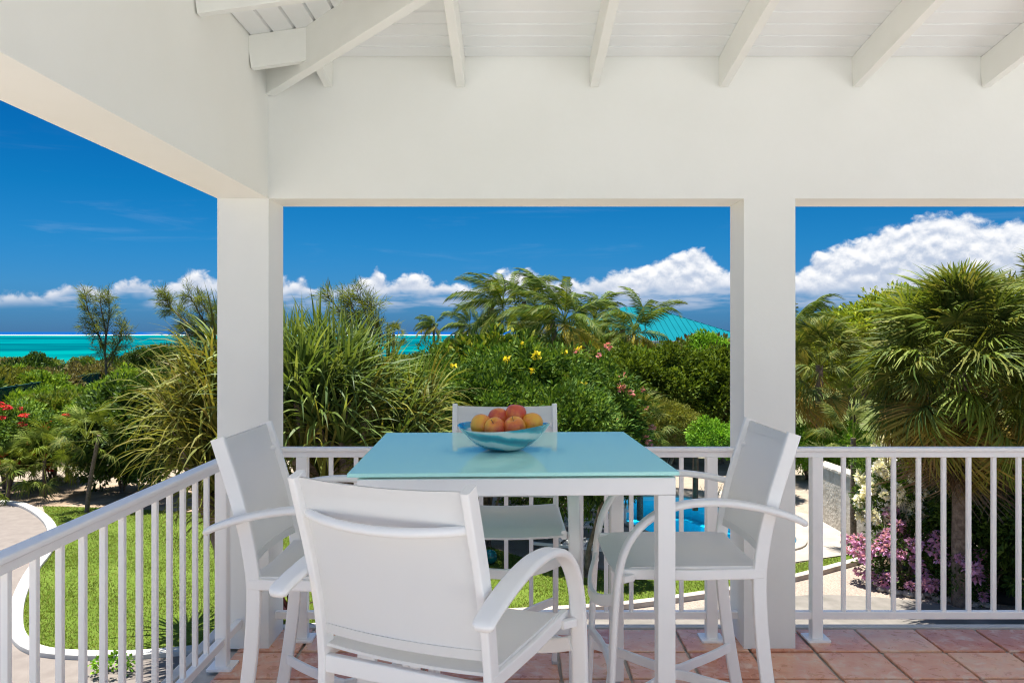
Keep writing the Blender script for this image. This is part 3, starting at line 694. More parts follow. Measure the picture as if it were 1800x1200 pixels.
# ------------------------------------------------------------------ bowl of fruit
bc = Vector((-.030, 2.955, TH+.001))
def wob(th, i): k = i/9.0; return (1+.04*math.sin(2*th+.6)*k+.02*math.sin(3*th)*k, .006*math.sin(2*th+2.4)*k*k+.003*math.cos(th+.3)*k*k)
pr = [(.0, .004), (.045, .003), (.075, .010), (.105, .026), (.130, .047), (.150, .070), (.163, .088)]
outer = [(r_, z-.004) for r_, z in pr]; outer[0] = (.0, 0); outer[1] = (.045, 0)
prof_ = outer+[(.166, .089), (.160, .089)]+[(r_-.004, z+.003) for r_, z in reversed(pr[1:-1])]+[(.0, .007)]
zs = lambda th, i: wob(th, 9*min(1, prof_[i][1]/.088) if 0 <= i < len(prof_) else 0)
b = MB(); b.lathe(prof_, 48, (0, 0, 0), zs)
bw = tag(obj('fruit_bowl', b, M['bowl'], smooth=60), 'blue and white swirled glass bowl on the aqua table', 'bowl'); bw.location = bc
ap = [(0, -.030), (.012, -.034), (.022, -.033), (.031, -.026), (.037, -.013), (.0395, .0), (.038, .013), (.032, .026), (.022, .0335), (.013, .0345), (.006, .031), (0, .027)]
b = MB(); b.lathe(ap, 24); fm = mesh('apple', b, M['fruit'], 80)
b = MB(); b.tube([(0, 0, .026), (.001, 0, .036), (.004, .001, .044)], [.0012, .0011, .0016], 6); stm = mesh('stem', b, M['bark'])
spots = [(-.082, -.030, .092, 'rosy apple at the left front of the bowl'), (-.020, .012, .112, 'orange apple left of the topmost one'), (.044, .006, .128, 'golden apple on top of the pile in the bowl'),
         (.104, -.022, .098, 'yellow and red apple at the right end of the bowl'), (-.030, -.068, .084, 'apple low at the front between the left and middle ones'), (.040, -.072, .088, 'apple low at the front right of centre in the bowl'),
         (.012, .080, .092, 'apple at the back of the bowl, mostly hidden')]
random.seed(8)
for x, y, z, lab in spots:
    t = thing('apple', lab, 'fruit', bc+Vector((x, y, z)), 0, 'fruit in the bowl', 1.0)
    t.rotation_euler = (random.uniform(-.7, .7), random.uniform(-.6, .6), random.uniform(0, 6)); t.scale = (1, 1, random.uniform(.95, 1.08))
    link('skin', fm, t); link('stem', stm, t)

# ------------------------------------------------------------------ plants: leaf builders
def unit(v): return v/np.maximum(np.linalg.norm(v, axis=-1, keepdims=True), 1e-9)
def leaves(rng, P, N, ln, wd, fold=.18):
    """one folded rhombic leaf per point; N is the direction the leaf points to"""
    n = len(P); a = unit(N); r = unit(rng.normal(size=(n, 3))*.55+np.array([0, 0, .8])); sd_ = unit(np.cross(a, r)); up = np.cross(sd_, a)
    l_ = (ln*rng.uniform(.7, 1.3, n))[:, None]; w_ = (wd*rng.uniform(.7, 1.3, n))[:, None]
    v = np.stack([P, P+a*l_*.5+sd_*w_*.5+up*w_*fold, P+a*l_-up*l_*.08, P+a*l_*.5-sd_*w_*.5+up*w_*fold], 1)
    f = np.arange(4*n).reshape(-1, 4); return v.reshape(-1, 3), np.r_[f[:, [0, 1, 2]], f[:, [0, 2, 3]]]
def clumps(rng, rad, ncl, crad, per, lump=.22, zmin=-.5, inner=.5):
    """leaf positions and directions for a crown made of many small tufts on a lumpy ellipsoid"""
    d = unit(rng.normal(size=(ncl*3, 3))); d = d[d[:, 2] > zmin][:ncl]; k = len(d)
    ph = rng.uniform(0, 6.28, 6); fr = rng.uniform(1.5, 4, 6)
    lum = sum(np.sin(fr[i]*d[:, i % 3]*2+ph[i]+d[:, (i+1) % 3]*fr[5-i]) for i in range(6))/6
    r = (1+lump*lum*1.8)*rng.uniform(inner, 1, k)**.45
    C = d*r[:, None]*np.array(rad)
    q = unit(rng.normal(size=(k, per, 3))); cr = crad*rng.uniform(.6, 1.35, (k, 1, 1))
    P = C[:, None]+q*cr*rng.uniform(.25, 1, (k, per, 1))**.6
    N = q*.75+d[:, None]*.55+rng.normal(size=(k, per, 3))*.45+np.array([0, 0, .15])
    return P.reshape(-1, 3), N.reshape(-1, 3), C
def bush_mesh(seed, rad, ncl, crad, per, ln, wd, mat, **kw):
    rg = np.random.default_rng(seed); P, N, C = clumps(rg, rad, ncl, crad, per, **kw)
    return mesh('foliage', leaves(rg, P, N, ln, wd), mat, 0), C
def stems_mesh(seed, rad, h, n=5, r0=.05):
    rr = random.Random(seed); b = MB()
    for i in range(n):
        a = rr.uniform(0, 6.28); x, y = math.cos(a)*rad[0]*.55, math.sin(a)*rad[1]*.55; z = h*rr.uniform(.9, 1.15); j = r0*2
        b.tube([(rr.uniform(-j, j), rr.uniform(-j, j), -.1), (x*.25, y*.25, z*.4), (x*.65, y*.65, z*.75), (x, y, z*1.05)], [r0, r0*.75, r0*.5, r0*.2], 6)
    return mesh('stems', b, M['bark'])
def bush(name, label, cat, loc, me, h, st, group=None, rz=0, sc=1):
    """a shrub: foliage lifted h above its base, with the stems that carry it"""
    t = thing(name, label, cat, loc, rz, group, sc)
    link('foliage', me, t, Matrix.Translation((0, 0, h))); link('stems', st, t); return t
def flower_mesh(seed, r, n, pl, mat):
    rg = np.random.default_rng(seed); d = unit(rg.normal(size=(n, 3))); return mesh('blossom', leaves(rg, d*r*.4*rg.uniform(.3, 1, (n, 1)), d, pl, pl*.8, .1), mat, 0)
def add_flowers(t, C, h, meshes, n, seed, fn=lambda c: c[1] < .2, out=1.2):
    rr = random.Random(seed); cand = [c for c in C if fn(c)]; rr.shuffle(cand)
    for c in cand[:n]:
        link('blossom', rr.choice(meshes), t, Matrix.Translation(Vector(c)*out+Vector((0, 0, h))) @ Matrix.Rotation(rr.uniform(0, 6), 4, 'Z') @ Matrix.Scale(rr.uniform(.7, 1.25), 4))

# fan palm -----------------------------------------------------------------
def fan_mesh(seed, pet, bl, nseg, spread, mat, droop=.35, wd=.05, cost=.25):
    rr = random.Random(seed); v = []; f = []
    def rib(c, d, nrm, ws):
        s_ = d.cross(nrm).normalized(); o = len(v)
        for p, w_ in zip(c, ws): v.append(p+s_*w_/2); v.append(p-s_*w_/2)
        for i in range(len(c)-1): f.append((o+2*i, o+2*i+1, o+2*i+3, o+2*i+2))
    pts = [Vector((0, pet*t, -.10*pet*t*t)) for t in (0, .35, .7, 1)]
    rib(pts, Vector((0, 1, 0)), Vector((0, 0, 1)), [.035, .026, .02, .016])
    c = pts[-1]
    for i in range(nseg):
        th = -spread+2*spread*i/(nseg-1)+rr.uniform(-.03, .03); l_ = bl*(.70+.30*math.cos(th*.8))*rr.uniform(.86, 1.08)
        d = Vector((math.sin(th), math.cos(th), rr.uniform(.0, .22)))
        p = []; ww = []; dk = droop*rr.uniform(.6, 1.6)
        for s_ in (0, .3, .58, .82, 1.0):
            q_ = c+d*l_*s_+Vector((rr.uniform(-.02, .02)*s_, 0, -dk*l_*s_**2.6-cost*bl*(s_*max(0, math.cos(th)))**2))
            if s_ > .7: q_ -= d*l_*.16*(s_-.6)*dk
            p.append(q_); ww.append(wd*(.35+1.1*s_)*(1-s_)**.55*1.35 if s_ < 1 else .003)
        ww[0] = wd*.3
        rib(p, d, Vector((0, 0, 1)), ww)
    m_ = MB(); m_.v = [tuple(q_) for q_ in v]; m_.f = f
    me = bpy.data.meshes.new('frond'); me.from_pydata(m_.v, [], m_.f); me.materials.append(mat)
    return me
def crown(t, n, z, meshes, e0, e1, seed, sc=(.85, 1.1), wind=(0, 0), pw=1.0, roll=1.2):
    """fronds on a golden spiral from upright (e0) to hanging (e1); meshes = list of (upto, [meshes])"""
    rr = random.Random(seed)
    for i in range(n):
        u = (i+.5)/n; el = R(e0+(e1-e0)*u**pw)+rr.uniform(-.22, .22); a = i*2.39996+rr.uniform(-.35, .35)
        d = Vector((math.cos(el)*math.sin(a), math.cos(el)*math.cos(a), math.sin(el)))+Vector((wind[0], wind[1], 0)); d.normalize()
        sx_ = d.cross(Vector((0, 0, 1))); sx_ = sx_.normalized() if sx_.length > .05 else Vector((1, 0, 0))
        up = sx_.cross(d); mt = Matrix((sx_, d, up)).transposed().to_4x4()
        ms = next(m_ for lim, m_ in meshes if u <= lim)
        link('frond', rr.choice(ms), t, Matrix.Translation((0, 0, z-.30*u)) @ mt @ Matrix.Rotation(rr.uniform(-roll, roll), 4, 'Y') @ Matrix.Scale(rr.uniform(*sc), 4))
def trunk(t, pts, r0, r1, mat=None, ring=.03):
    pts = smooth_line(pts, 4); k = len(pts); b = MB()
    b.tube(pts, [(r0+(r1-r0)*i/(k-1))*(1+ring*(i % 2)) for i in range(k)], 10); return obj('trunk', b, mat or M['palm_bark'], t, smooth=60)

fan_g = [fan_mesh(s, 1.02, .56, 36, R(135), L['fan'], .5, .034, .22) for s in (1, 2, 3)]
fan_b = [fan_mesh(s, 1.02, .56, 36, R(135), L['fan_bright'], .48, .034, .22) for s in (4, 5)]
fan_o = [fan_mesh(s, .98, .58, 34, R(125), L['fan_old'], .75, .034, .3) for s in (6, 7, 8)]
fan_d = [fan_mesh(s, .85, .75, 28, R(85), L['fan_dead'], 1.0, .03, .4) for s in (9, 10)]
def fan_palm(label, base, ztop, sc, n, seed, sets, rtr=.1, lean=(0, 0), e=(86, -62), group=None):
    h_ = (ztop-base[2])/sc
    t = thing('fan_palm', label, 'palm tree', base, 0, group, sc)
    trunk(t, [(0, 0, -.1), (lean[0]*.3, lean[1]*.3, h_*.4), (lean[0], lean[1], h_)], rtr/sc*1.15, rtr/sc*.9)
    hold = t
    rr = random.Random(seed); k = len(t.children)
    crown(t, n, h_, sets, e[0], e[1], seed)
    for ch in list(t.children)[k:]: ch.matrix_basis = Matrix.Translation((lean[0], lean[1], 0)) @ ch.matrix_basis
    return t
mixed = [(.40, fan_g+fan_b[:1]), (.62, fan_g+fan_b), (.86, fan_o+fan_b[:1]), (.92, fan_o+fan_d), (1, fan_d)]
p = wp(1688, 640, 13.2)
fan_palm('large bushy fan palm with drooping yellowing fronds behind the right railing', (p.x, p.y, -3), p.z-.02, 1.08, 235, 21, mixed, .12, e=(89, -82))
p = wp(1850, 590, 15.5)
fan_palm('fan palm cut off by the right edge behind the large one', (p.x, p.y, -3), p.z+.2, 1.05, 60, 22, mixed, .12)
p = wp(1440, 650, 24)
fan_palm('smaller fan palm just right of the right column', (p.x, p.y, -3), p.z+.15, 1.06, 75, 23, [(.4, fan_g), (.75, fan_b+fan_g), (1, fan_o)], .12, e=(88, -75))
p = wp(1500, 770, 16.8)
fan_palm('low dark fan palm seedling under the large fan palm', (p.x, p.y, -3), p.z, .6, 16, 24, [(1, fan_g)], .06, e=(70, -5))
p = wp(1125, 752, 19.5)
fan_palm('small fan palm standing before the round olive mound shrub', (p.x, p.y, -3), p.z, .62, 24, 25, [(.7, fan_g), (1, fan_b)], .07, e=(85, -35))
p = wp(692, 588, 62)
fan_palm('dark distant fan palm against the lagoon', (p.x, p.y, gz(62)), p.z, .72, 30, 26, [(1, fan_g)], .13)
for lab, px, py, d, sc, n, sd_, le in (('fan palm with spreading bright leaves, lowest at the left lawn corner', 78, 805, 22, .74, 26, 31, (0, 0)), ('slender leaning fan palm with a bare grey trunk left of the lawn', 152, 765, 20, .62, 22, 32, (.5, 0)),
                             ('bushy low fan palm at the left edge beside the drive', 14, 830, 21.5, .66, 24, 33, (0, 0)), ('small fan palm behind the slender one, under the red oleander', 118, 815, 24, .55, 20, 34, (0, 0))):
    p = wp(px, py, d); fan_palm(lab, (p.x-le[0]*sc, p.y, -3), p.z, sc, n, sd_, [(.5, fan_b), (1, fan_g+fan_b)], .05, le, (80, -28))

# coconut palms ------------------------------------------------------------
def coco_mesh(seed, ln, mat, arch=1.35, npair=38, hang=.6, wind=0.0):
    rr = random.Random(seed); v = []; f = []; path = []; a = 0.0; p = Vector((0, 0, 0)); st = ln/22
    for i in range(23):
        path.append((p.copy(), a)); a -= arch/22*(.35+1.3*i/22); p = p+Vector((wind*.004*i, math.cos(a), math.sin(a)))*st
    o = 0
    for i, (q_, aa) in enumerate(path): r_ = .030*(1-i/24); v += [q_+Vector((r_, 0, 0)), q_+Vector((0, 0, r_)), q_+Vector((-r_, 0, 0))]
    for i in range(22): f += [(3*i, 3*i+1, 3*i+4, 3*i+3), (3*i+1, 3*i+2, 3*i+5, 3*i+4)]
    for k in range(npair):
        t = .14+.85*k/(npair-1); i = min(21, int(t*22)); fr_ = t*22-i; q_ = path[i][0].lerp(path[i+1][0], fr_); aa = path[i][1]
        tg = Vector((0, math.cos(aa), math.sin(aa)))
        for s_ in (-1, 1):
            l_ = ln*.25*(math.sin(math.pi*(.16+.80*t)))**.7*rr.uniform(.85, 1.12); hg = hang*rr.uniform(.7, 1.9)
            d = (Vector((s_*.9+wind, 0, .25-hg*.75))+tg*.75).normalized(); e_ = (d+Vector((wind*.8, 0, -hg*2.1))).normalized(); wdt = .04
            m1 = q_+d*l_*.5; m2 = m1+e_*l_*.5; sd_ = tg; oo = len(v)
            v += [q_+sd_*wdt*.4, q_-sd_*wdt*.4, m1+sd_*wdt*.5, m1-sd_*wdt*.5, m2]
            f += [(oo, oo+1, oo+3, oo+2), (oo+2, oo+3, oo+4)]
    me = bpy.data.meshes.new('frond'); me.from_pydata([tuple(x) for x in v], [], f); me.materials.append(mat); return me
co_g = [coco_mesh(s, 2.9, L['coco'], a, 54, h_, wn) for s, a, h_, wn in ((1, 1.7, 1.0, -.3), (2, 2.1, 1.2, -.5), (3, 2.3, 1.1, -.2), (4, 1.6, .9, .1))]
co_y = [coco_mesh(s, 2.7, L['coco_old'], a, 48, h_, -.2) for s, a, h_ in ((6, 2.1, 1.0), (7, 1.7, .9))]
def coconut(label, px, py, d, sc, n, seed, wind=(-.22, 0), e=(84, -45), lean=.5, yellow=.74):
    p = wp(px, py, d); base = Vector((p.x+lean, p.y, gz(d))); h_ = (p.z-base.z)/sc
    t = thing('coconut_palm', label, 'palm tree', base, 0, 'coconut palms beyond the garden', sc)
    le = -lean/sc
    trunk(t, [(0, 0, -.2), (le*.2, 0, h_*.35), (le*.6, 0, h_*.7), (le, 0, h_)], .15/sc, .10/sc, M['palm_bark'], .06)
    k = len(t.children); crown(t, n, h_, [(yellow, co_g), (1, co_y+co_g[2:3])], e[0], e[1], seed, (.8, 1.1), wind, .9)
    for ch in list(t.children)[k:]: ch.matrix_basis = Matrix.Translation((le, 0, 0)) @ ch.matrix_basis
coconut('tall coconut palm at the left of the palm cluster above the shrubs', 884, 532, 34, .94, 24, 1, (-.15, 0), (88, -48))
coconut('coconut palm second from left in the cluster, with dense dark fronds', 940, 530, 37, .94, 26, 2, (-.12, 0), (88, -50))
coconut('coconut palm in the middle of the cluster with drooping yellow fronds', 992, 562, 32, 1.02, 24, 3, (-.05, 0), (88, -62), yellow=.55)
coconut('coconut palm behind the middle of the cluster, right of the drooping yellow one', 1044, 556, 38, .88, 24, 4, (-.1, 0), (88, -50))
coconut('coconut palm standing before the turquoise roof', 1114, 578, 35, .94, 22, 5, (.0, 0), (88, -48), yellow=.62)
coconut('small windswept coconut palm alone against the sea', 764, 570, 72, .82, 20, 6, (-.6, 0), (80, -30), .1, .7)
coconut('low feathery coconut palm left of the cluster', 826, 572, 42, .74, 22, 7, (-.3, 0))
coconut('lower coconut palm in front of the cluster, just left of its middle', 922, 590, 33, .7, 20, 10, (0, 0), (86, -50), yellow=.6)
coconut('coconut palm half hidden by the right column', 1396, 566, 30, .95, 22, 8, (.12, 0), (86, -50))
coconut('coconut palm by the right end of the turquoise roof', 1290, 612, 42, .8, 20, 9, (-.1, 0), (70, -40))

# strap-leaved multi-headed trees ------------------------------------------
def strap_mesh(seed, n, l0, l1, wd, mat, droop=1.0, e_lo=10, e_hi=85):
    rr = random.Random(seed); v = []; f = []
    for i in range(n):
        a = rr.uniform(0, 6.283); el = R(e_hi-(e_hi-e_lo)*(i/n)**.8)+rr.uniform(-.12, .12); l_ = rr.uniform(l0, l1); k = 6
        hd = Vector((math.cos(a), math.sin(a), 0)); sd_ = Vector((-math.sin(a), math.cos(a), 0)); p = hd*.05+Vector((0, 0, -.1*i/n)); st = l_/k; o = len(v)
        dr = droop*rr.uniform(.6, 1.5)*(.25+.9*math.cos(el)); tw = rr.uniform(-.3, .3)
        for s_ in range(k+1):
            t = s_/k; w_ = wd*(1-t**2.2)*(.75+.4*math.sin(3*t)); sdd = sd_*math.cos(tw*t*3)+Vector((0, 0, 1))*math.sin(tw*t*3)
            v += [p+sdd*w_/2, p-sdd*w_/2] if s_ < k else [p]
            ee = el-dr*1.7*t**1.3; p = p+(hd*math.cos(ee)+Vector((0, 0, 1))*math.sin(ee)+sd_*tw*.25*t)*st
        for s_ in range(k-1): f.append((o+2*s_, o+2*s_+1, o+2*s_+3, o+2*s_+2))
        f.append((o+2*k-2, o+2*k-1, o+2*k))
    me = bpy.data.meshes.new('leaf_head'); me.from_pydata([tuple(x) for x in v], [], f); me.materials.append(mat); return me
st_g = [strap_mesh(s, 78, .75, 1.2, .041, L['strap'], .8) for s in (1, 2, 3)]
st_up = [strap_mesh(s, 58, .65, 1.0, .038, L['strap'], .35, 30, 88) for s in (4, 5)]
st_y = [strap_mesh(s, 78, .8, 1.35, .037, L['strap_y'], 1.0) for s in (6, 7, 8)]
def strap_tree(label, base, heads, sets, seed):
    rr = random.Random(seed); t = thing('strap_leaf_tree', label, 'tree', base)
    b = MB()
    for (x, y, z, kind) in heads:
        b.tube([(x*.12, y*.12, -.1), (x*.3, y*.3, z*.4), (x*.8, y*.8, z*.8), (x, y, z)], [.11, .09, .06, .045], 7)
    obj('trunk', b, M['palm_bark'], t, smooth=60)
    for (x, y, z, kind) in heads:
        link('leaf_head', rr.choice(sets[kind]), t, Matrix.Translation((x, y, z)) @ Matrix.Rotation(rr.uniform(0, 6.28), 4, 'Z') @ Matrix.Rotation(rr.uniform(-.25, .25), 4, 'X') @ Matrix.Scale(rr.uniform(.85, 1.15), 4))
sets = {'g': st_g, 'u': st_up, 'y': st_y}
def heads(base, lst, d0):
    out = []
    for px, py, d, k in lst: p = wp(px, py, d); out.append((p.x-base[0], p.y-base[1], p.z-base[2], k))
    return out
base = (-2.35, 11.6, -3)
strap_tree('tall tree of long green strap leaves right of the corner column', base, heads(base, [
    (515,622,11.6,'u'),(560,612,12.0,'u'),(590,632,11.4,'u'),(535,655,11.0,'g'),(600,655,11.8,'g'),(640,668,12.2,'g'),(628,640,12.4,'u'),(500,650,11.4,'g'),
    (570,680,10.9,'g'),(520,700,10.7,'g'),(610,690,11.1,'g'),(560,740,10.6,'g'),(640,720,11.3,'y'),(500,740,11.0,'g'),(600,770,10.7,'g'),(530,800,10.6,'y'),(570,835,10.7,'y'),(450,700,11.6,'g'),(460,640,11.9,'g'),(440,760,11.4,'y')], 0), sets, 1)
base = (-1.55, 12.6, -3)
strap_tree('shorter strap-leaved plant leaning to the right below the shrubs', base, heads(base, [
    (680,672,12.4,'g'),(720,700,12.6,'g'),(690,728,11.9,'g'),(735,752,12.2,'y'),(660,690,12.9,'g'),(700,780,11.7,'g'),(650,790,11.6,'g'),(755,715,13.0,'y'),(740,800,12.0,'y'),(660,840,11.7,'y'),(705,860,11.9,'y')], 0), sets, 2)
base = (-4.0, 11.9, -3)
strap_tree('olive strap-leaved tree sweeping to the left of the corner column', base, heads(base, [
    (385,650,12.2,'y'),(345,680,12.4,'y'),(375,705,11.8,'y'),(330,715,12.0,'y'),(400,632,12.6,'g'),(355,745,11.6,'y'),(320,770,11.9,'y'),(385,770,11.3,'y'),(345,810,11.4,'y'),(300,730,12.6,'y'),(410,830,11.1,'y'),(365,860,11.2,'y'),(400,900,11.2,'y'),(420,720,11.8,'y')], 0), sets, 3)

# casuarinas ----------------------------------------------------------------
def casuarina(label, base, limbs, seed, n=26):
    rg = np.random.default_rng(seed); t = thing('casuarina_tree', label, 'tree', base); b = MB(); P = []; N = []
    for pts, r0 in limbs:
        ln_ = [Vector(q_) for q_ in smooth_line(pts, 4)]; k = len(ln_)
        b.tube(ln_, [r0*(1-.85*i/(k-1)) for i in range(k)], 6)
        tot = sum((ln_[i+1]-ln_[i]).length for i in range(k-1)); steps = max(6, int(tot*9))
        for s_ in range(steps):
            u = .22+.78*s_/steps; i = min(k-2, int(u*(k-1))); p = ln_[i].lerp(ln_[i+1], u*(k-1)-i); tg = (ln_[i+1]-ln_[i]).normalized()
            dv = (Vector(rg.normal(size=3))*.75+tg*.9+Vector((0, 0, .15))).normalized(); L_ = (.28+.55*(1-u))*rg.uniform(.6, 1.3)
            tip = p+dv*L_; b.tube([p, tip], [.012, .004], 3, False)
            for m_ in range(n):
                v_ = rg.uniform(.15, 1.05); P.append(p.lerp(tip, v_)+Vector(rg.normal(size=3))*.05); N.append(dv+Vector(rg.normal(size=3))*.5+Vector((-.15, 0, -.2)))
    obj('trunk', b, M['bark'], t, smooth=60)
    rg = np.random.default_rng(seed+9); obj('foliage', leaves(rg, np.array(P), np.array(N), .30, .014, .0), L['needle'], t, smooth=0)
def rel(base, lst): return [tuple(wp(px, py, d)-Vector(base)) for px, py, d in lst]
d = 34; bb = wp(195, 700, d); bb = (bb.x, bb.y, gz(d))
casuarina('thin feathery casuarina rising alone above the scrub at left', bb, [([(0, 0, 0)]+rel(bb, [(187,660,d),(184,620,d),(170,580,d),(155,545,d),(148,508,d)]), .07), (rel(bb, [(184,620,d),(186,585,d),(178,545,d),(176,515,d)]), .05),
    (rel(bb, [(184,612,d),(190,570,d),(192,540,d),(191,520,d)]), .04), (rel(bb, [(186,640,d),(205,610,d),(213,590,d),(214,572,d)]), .035), (rel(bb, [(186,650,d),(200,630,d),(205,612,d),(226,572,d)]), .03), (rel(bb, [(176,590,d),(160,580,d),(146,575,d)]), .025)], 1)
d = 30; bb = wp(390, 690, d); bb = (bb.x, bb.y, gz(d))
casuarina('windswept casuarina leaning left beside the corner column', bb, [([(0, 0, 0)]+rel(bb, [(385,640,d),(360,600,d),(325,565,d),(300,540,d),(287,518,d)]), .08), (rel(bb, [(385,640,d),(372,590,d),(350,550,d),(330,512,d)]), .06),
    (rel(bb, [(388,620,d),(380,580,d),(362,545,d),(350,522,d)]), .05), (rel(bb, [(390,600,d),(392,560,d),(378,535,d)]), .05), (rel(bb, [(384,640,d),(350,615,d),(325,600,d)]), .04), (rel(bb, [(384,620,d),(360,590,d),(336,585,d),(318,580,d)]), .04), (rel(bb, [(390,640,d),(370,625,d),(345,630,d)]), .04)], 2, 30)
d = 24; bb = wp(655, 720, d); bb = (bb.x, bb.y, -3)
casuarina('wispy casuarina behind the green strap-leaved tree', bb, [([(0, 0, 0)]+rel(bb, [(655,660,d),(645,610,d),(628,560,d),(610,520,d)]), .06), (rel(bb, [(650,630,d),(650,580,d),(638,540,d),(627,510,d)]), .045), (rel(bb, [(655,640,d),(668,590,d),(655,550,d),(645,528,d)]), .04),
    (rel(bb, [(650,620,d),(620,580,d),(596,545,d),(575,520,d)]), .04), (rel(bb, [(655,650,d),(640,600,d),(600,570,d)]), .04), (rel(bb, [(655,640,d),(672,605,d),(668,570,d)]), .03)], 3, 24)

# shrubs and hedges ----------------------------------------------------------
olea, Co = bush_mesh(11, (1.75, 1.5, 1.9), 230, .30, 84, .17, .05, L['oleander'], zmin=-.75)
olea2, Co2 = bush_mesh(12, (1.5, 1.4, 1.7), 200, .28, 84, .16, .048, L['oleander'], zmin=-.75)
sgr, Cs = bush_mesh(13, (1.45, 1.2, 1.6), 170, .30, 70, .19, .09, L['seagrape'], zmin=-.7, lump=.3)
hed, Ch = bush_mesh(14, (1.9, 1.5, 1.5), 260, .30, 84, .15, .07, L['hedge'], zmin=-.8, lump=.16)
mound, Cm = bush_mesh(15, (1.0, .9, .72), 420, .12, 46, .075, .024, L['olive'], zmin=-.6, lump=.06, inner=.8)
bri, Cb = bush_mesh(16, (.9, .8, .75), 190, .17, 40, .11, .055, L['bright'], zmin=-.75)
drk, Cd = bush_mesh(17, (1.1, 1.0, 1.25), 170, .26, 76, .15, .06, L['dark'], zmin=-.8)
ygr, Cy = bush_mesh(18, (1.6, 1.4, 1.5), 300, .28, 44, .17, .08, L['yellowgreen'], zmin=-.6, lump=.3)
st_a = stems_mesh(1, (1.6, 1.4), 2.4, 8, .045); st_b = stems_mesh(2, (.8, .7), 1.0, 6, .03); st_c = stems_mesh(3, (1.2, 1.0), 2.6, 5, .07)
fl_y = [flower_mesh(s, .11, 24, .075, L['f_yellow']) for s in (1, 2)]; fl_p = [flower_mesh(s, .14, 30, .08, L['f_pink']) for s in (3, 4)]
fl_r = [flower_mesh(s, .19, 40, .085, L['f_red']) for s in (5, 6)]; fl_w = [flower_mesh(s, .2, 90, .085, L['f_white']) for s in (7, 8)]
fl_v = [flower_mesh(s, .24, 80, .075, L['f_purple']) for s in (9, 10)]
def place(name, label, cat, px, py, d, me, st, group=None, sc=1.0, rz=0, gzv=None):
    """crown centre at the pixel, base on the ground below"""
    p = wp(px, py, d); g_ = gz(d) if gzv is None else gzv; s_ = sc if isinstance(sc, tuple) else (sc, sc, sc)
    return bush(name, label, cat, (p.x, p.y, g_), me, (p.z-g_)/s_[2], st, group, rz, s_), (p.z-g_)/s_[2]
GS = 'flowering shrubs behind the table'
t, h_ = place('flowering_shrub', 'tall shrub with yellow leaf tips just right of the sea view', 'shrub', 852, 694, 21, sgr, st_a, GS)
add_flowers(t, Cs, h_, fl_y, 8, 1, lambda c: c[1] < 0)
t, h_ = place('flowering_shrub', 'dense shrub dotted with yellow blossoms under the coconut palms', 'shrub', 925, 742, 18.5, olea, st_a, GS)
add_flowers(t, Co, h_, fl_y, 26, 2, lambda c: c[1] < .1 and c[2] > -1)
t, h_ = place('flowering_shrub', 'oleander with pink blossoms at the right end of the shrub bank', 'shrub', 1032, 745, 19.5, olea2, st_a, GS, .92)
add_flowers(t, Co2, h_, fl_p, 22, 3, lambda c: c[1] < .2 and c[2] > -1.1 and c[0] > -.6)
place('flowering_shrub', 'low shrub with yellow flowers below the sea, behind the strap leaves', 'shrub', 775, 730, 19, olea2, st_a, GS, .85, 2)
t, h_ = place('flowering_shrub', 'dark green shrub directly behind the far chair', 'shrub', 855, 760, 16.8, olea2, st_a, GS, .85, 1.0)
add_flowers(t, Co2, h_, fl_y, 4, 5, lambda c: c[1] < .1 and c[2] > 0)
t, h_ = place('flowering_shrub', 'shrub with small pink flowers beyond the railing, right of the far chair', 'shrub', 980, 800, 16.5, olea, st_a, GS, .8, 2.2)
for i, (px, py, lab) in enumerate(((1105, 694, 'clipped dark green hedge tree, left one below the turquoise roof'), (1180, 690, 'clipped dark green hedge tree, middle one below the turquoise roof'), (1262, 696, 'clipped dark green hedge tree, right one next to the column'))):
    place('hedge_tree', lab, 'hedge', px, py, 27.5, hed, st_c, 'row of clipped hedge trees', (1, 1, .98), i*1.9)
place('mound_shrub', 'rounded olive green mound shrub beyond the railing', 'shrub', 1160, 757, 22.5, mound, st_b, None, 1.12)
place('leafy_shrub', 'bright green shrub beside the brown post', 'shrub', 1250, 772, 20, bri, st_b, 'bright green garden shrubs', .62)
place('leafy_shrub', 'bright green shrub right behind the right column base', 'shrub', 1330, 775, 22, bri, st_b, 'bright green garden shrubs', 1.0, 1)
place('leafy_shrub', 'bright green shrub left of the concrete garden wall', 'shrub', 1418, 792, 24.5, bri, st_b, 'bright green garden shrubs', .95, 2)
place('leafy_shrub', 'bright low shrub above the garden wall', 'shrub', 1478, 792, 24, bri, st_b, 'bright green garden shrubs', .95, 3)
place('leafy_shrub', 'fresh green shrub at the foot of the large fan palm', 'shrub', 1640, 850, 15.2, bri, st_b, 'bright green garden shrubs', (1.0, .9, 1.3), 4)
t, h_ = place('flowering_shrub', 'oleander full of white blossoms beside the garden wall', 'shrub', 1570, 868, 15.0, olea2, st_a, None, (.42, .42, .52))
add_flowers(t, Co2, h_, [m_ for m_ in fl_w], 80, 6, lambda c: c[1] < .4 and c[2] > -.6)
for ch in t.children:
    if ch.name.startswith('blossom'): ch.matrix_basis = ch.matrix_basis @ Matrix.Scale(2.0, 4)
bou, Cbo = bush_mesh(19, (.75, .6, .72), 150, .16, 26, .08, .04, L['dark'], zmin=-.9, lump=.35)
t, h_ = place('bougainvillea', 'purple bougainvillea spilling over the gravel bed behind the right railing', 'shrub', 1590, 985, 14.2, bou, st_b, None, (.95, .9, .85))
add_flowers(t, Cbo, h_, fl_v, 60, 7, lambda c: c[1] < .4)
t, h_ = place('bougainvillea', 'purple bougainvillea in the shade of the large fan palm trunk', 'shrub', 1680, 1005, 13.6, bou, st_b, None, (.8, .8, .8), 1.6)
add_flowers(t, Cbo, h_, fl_v, 34, 8, lambda c: True)
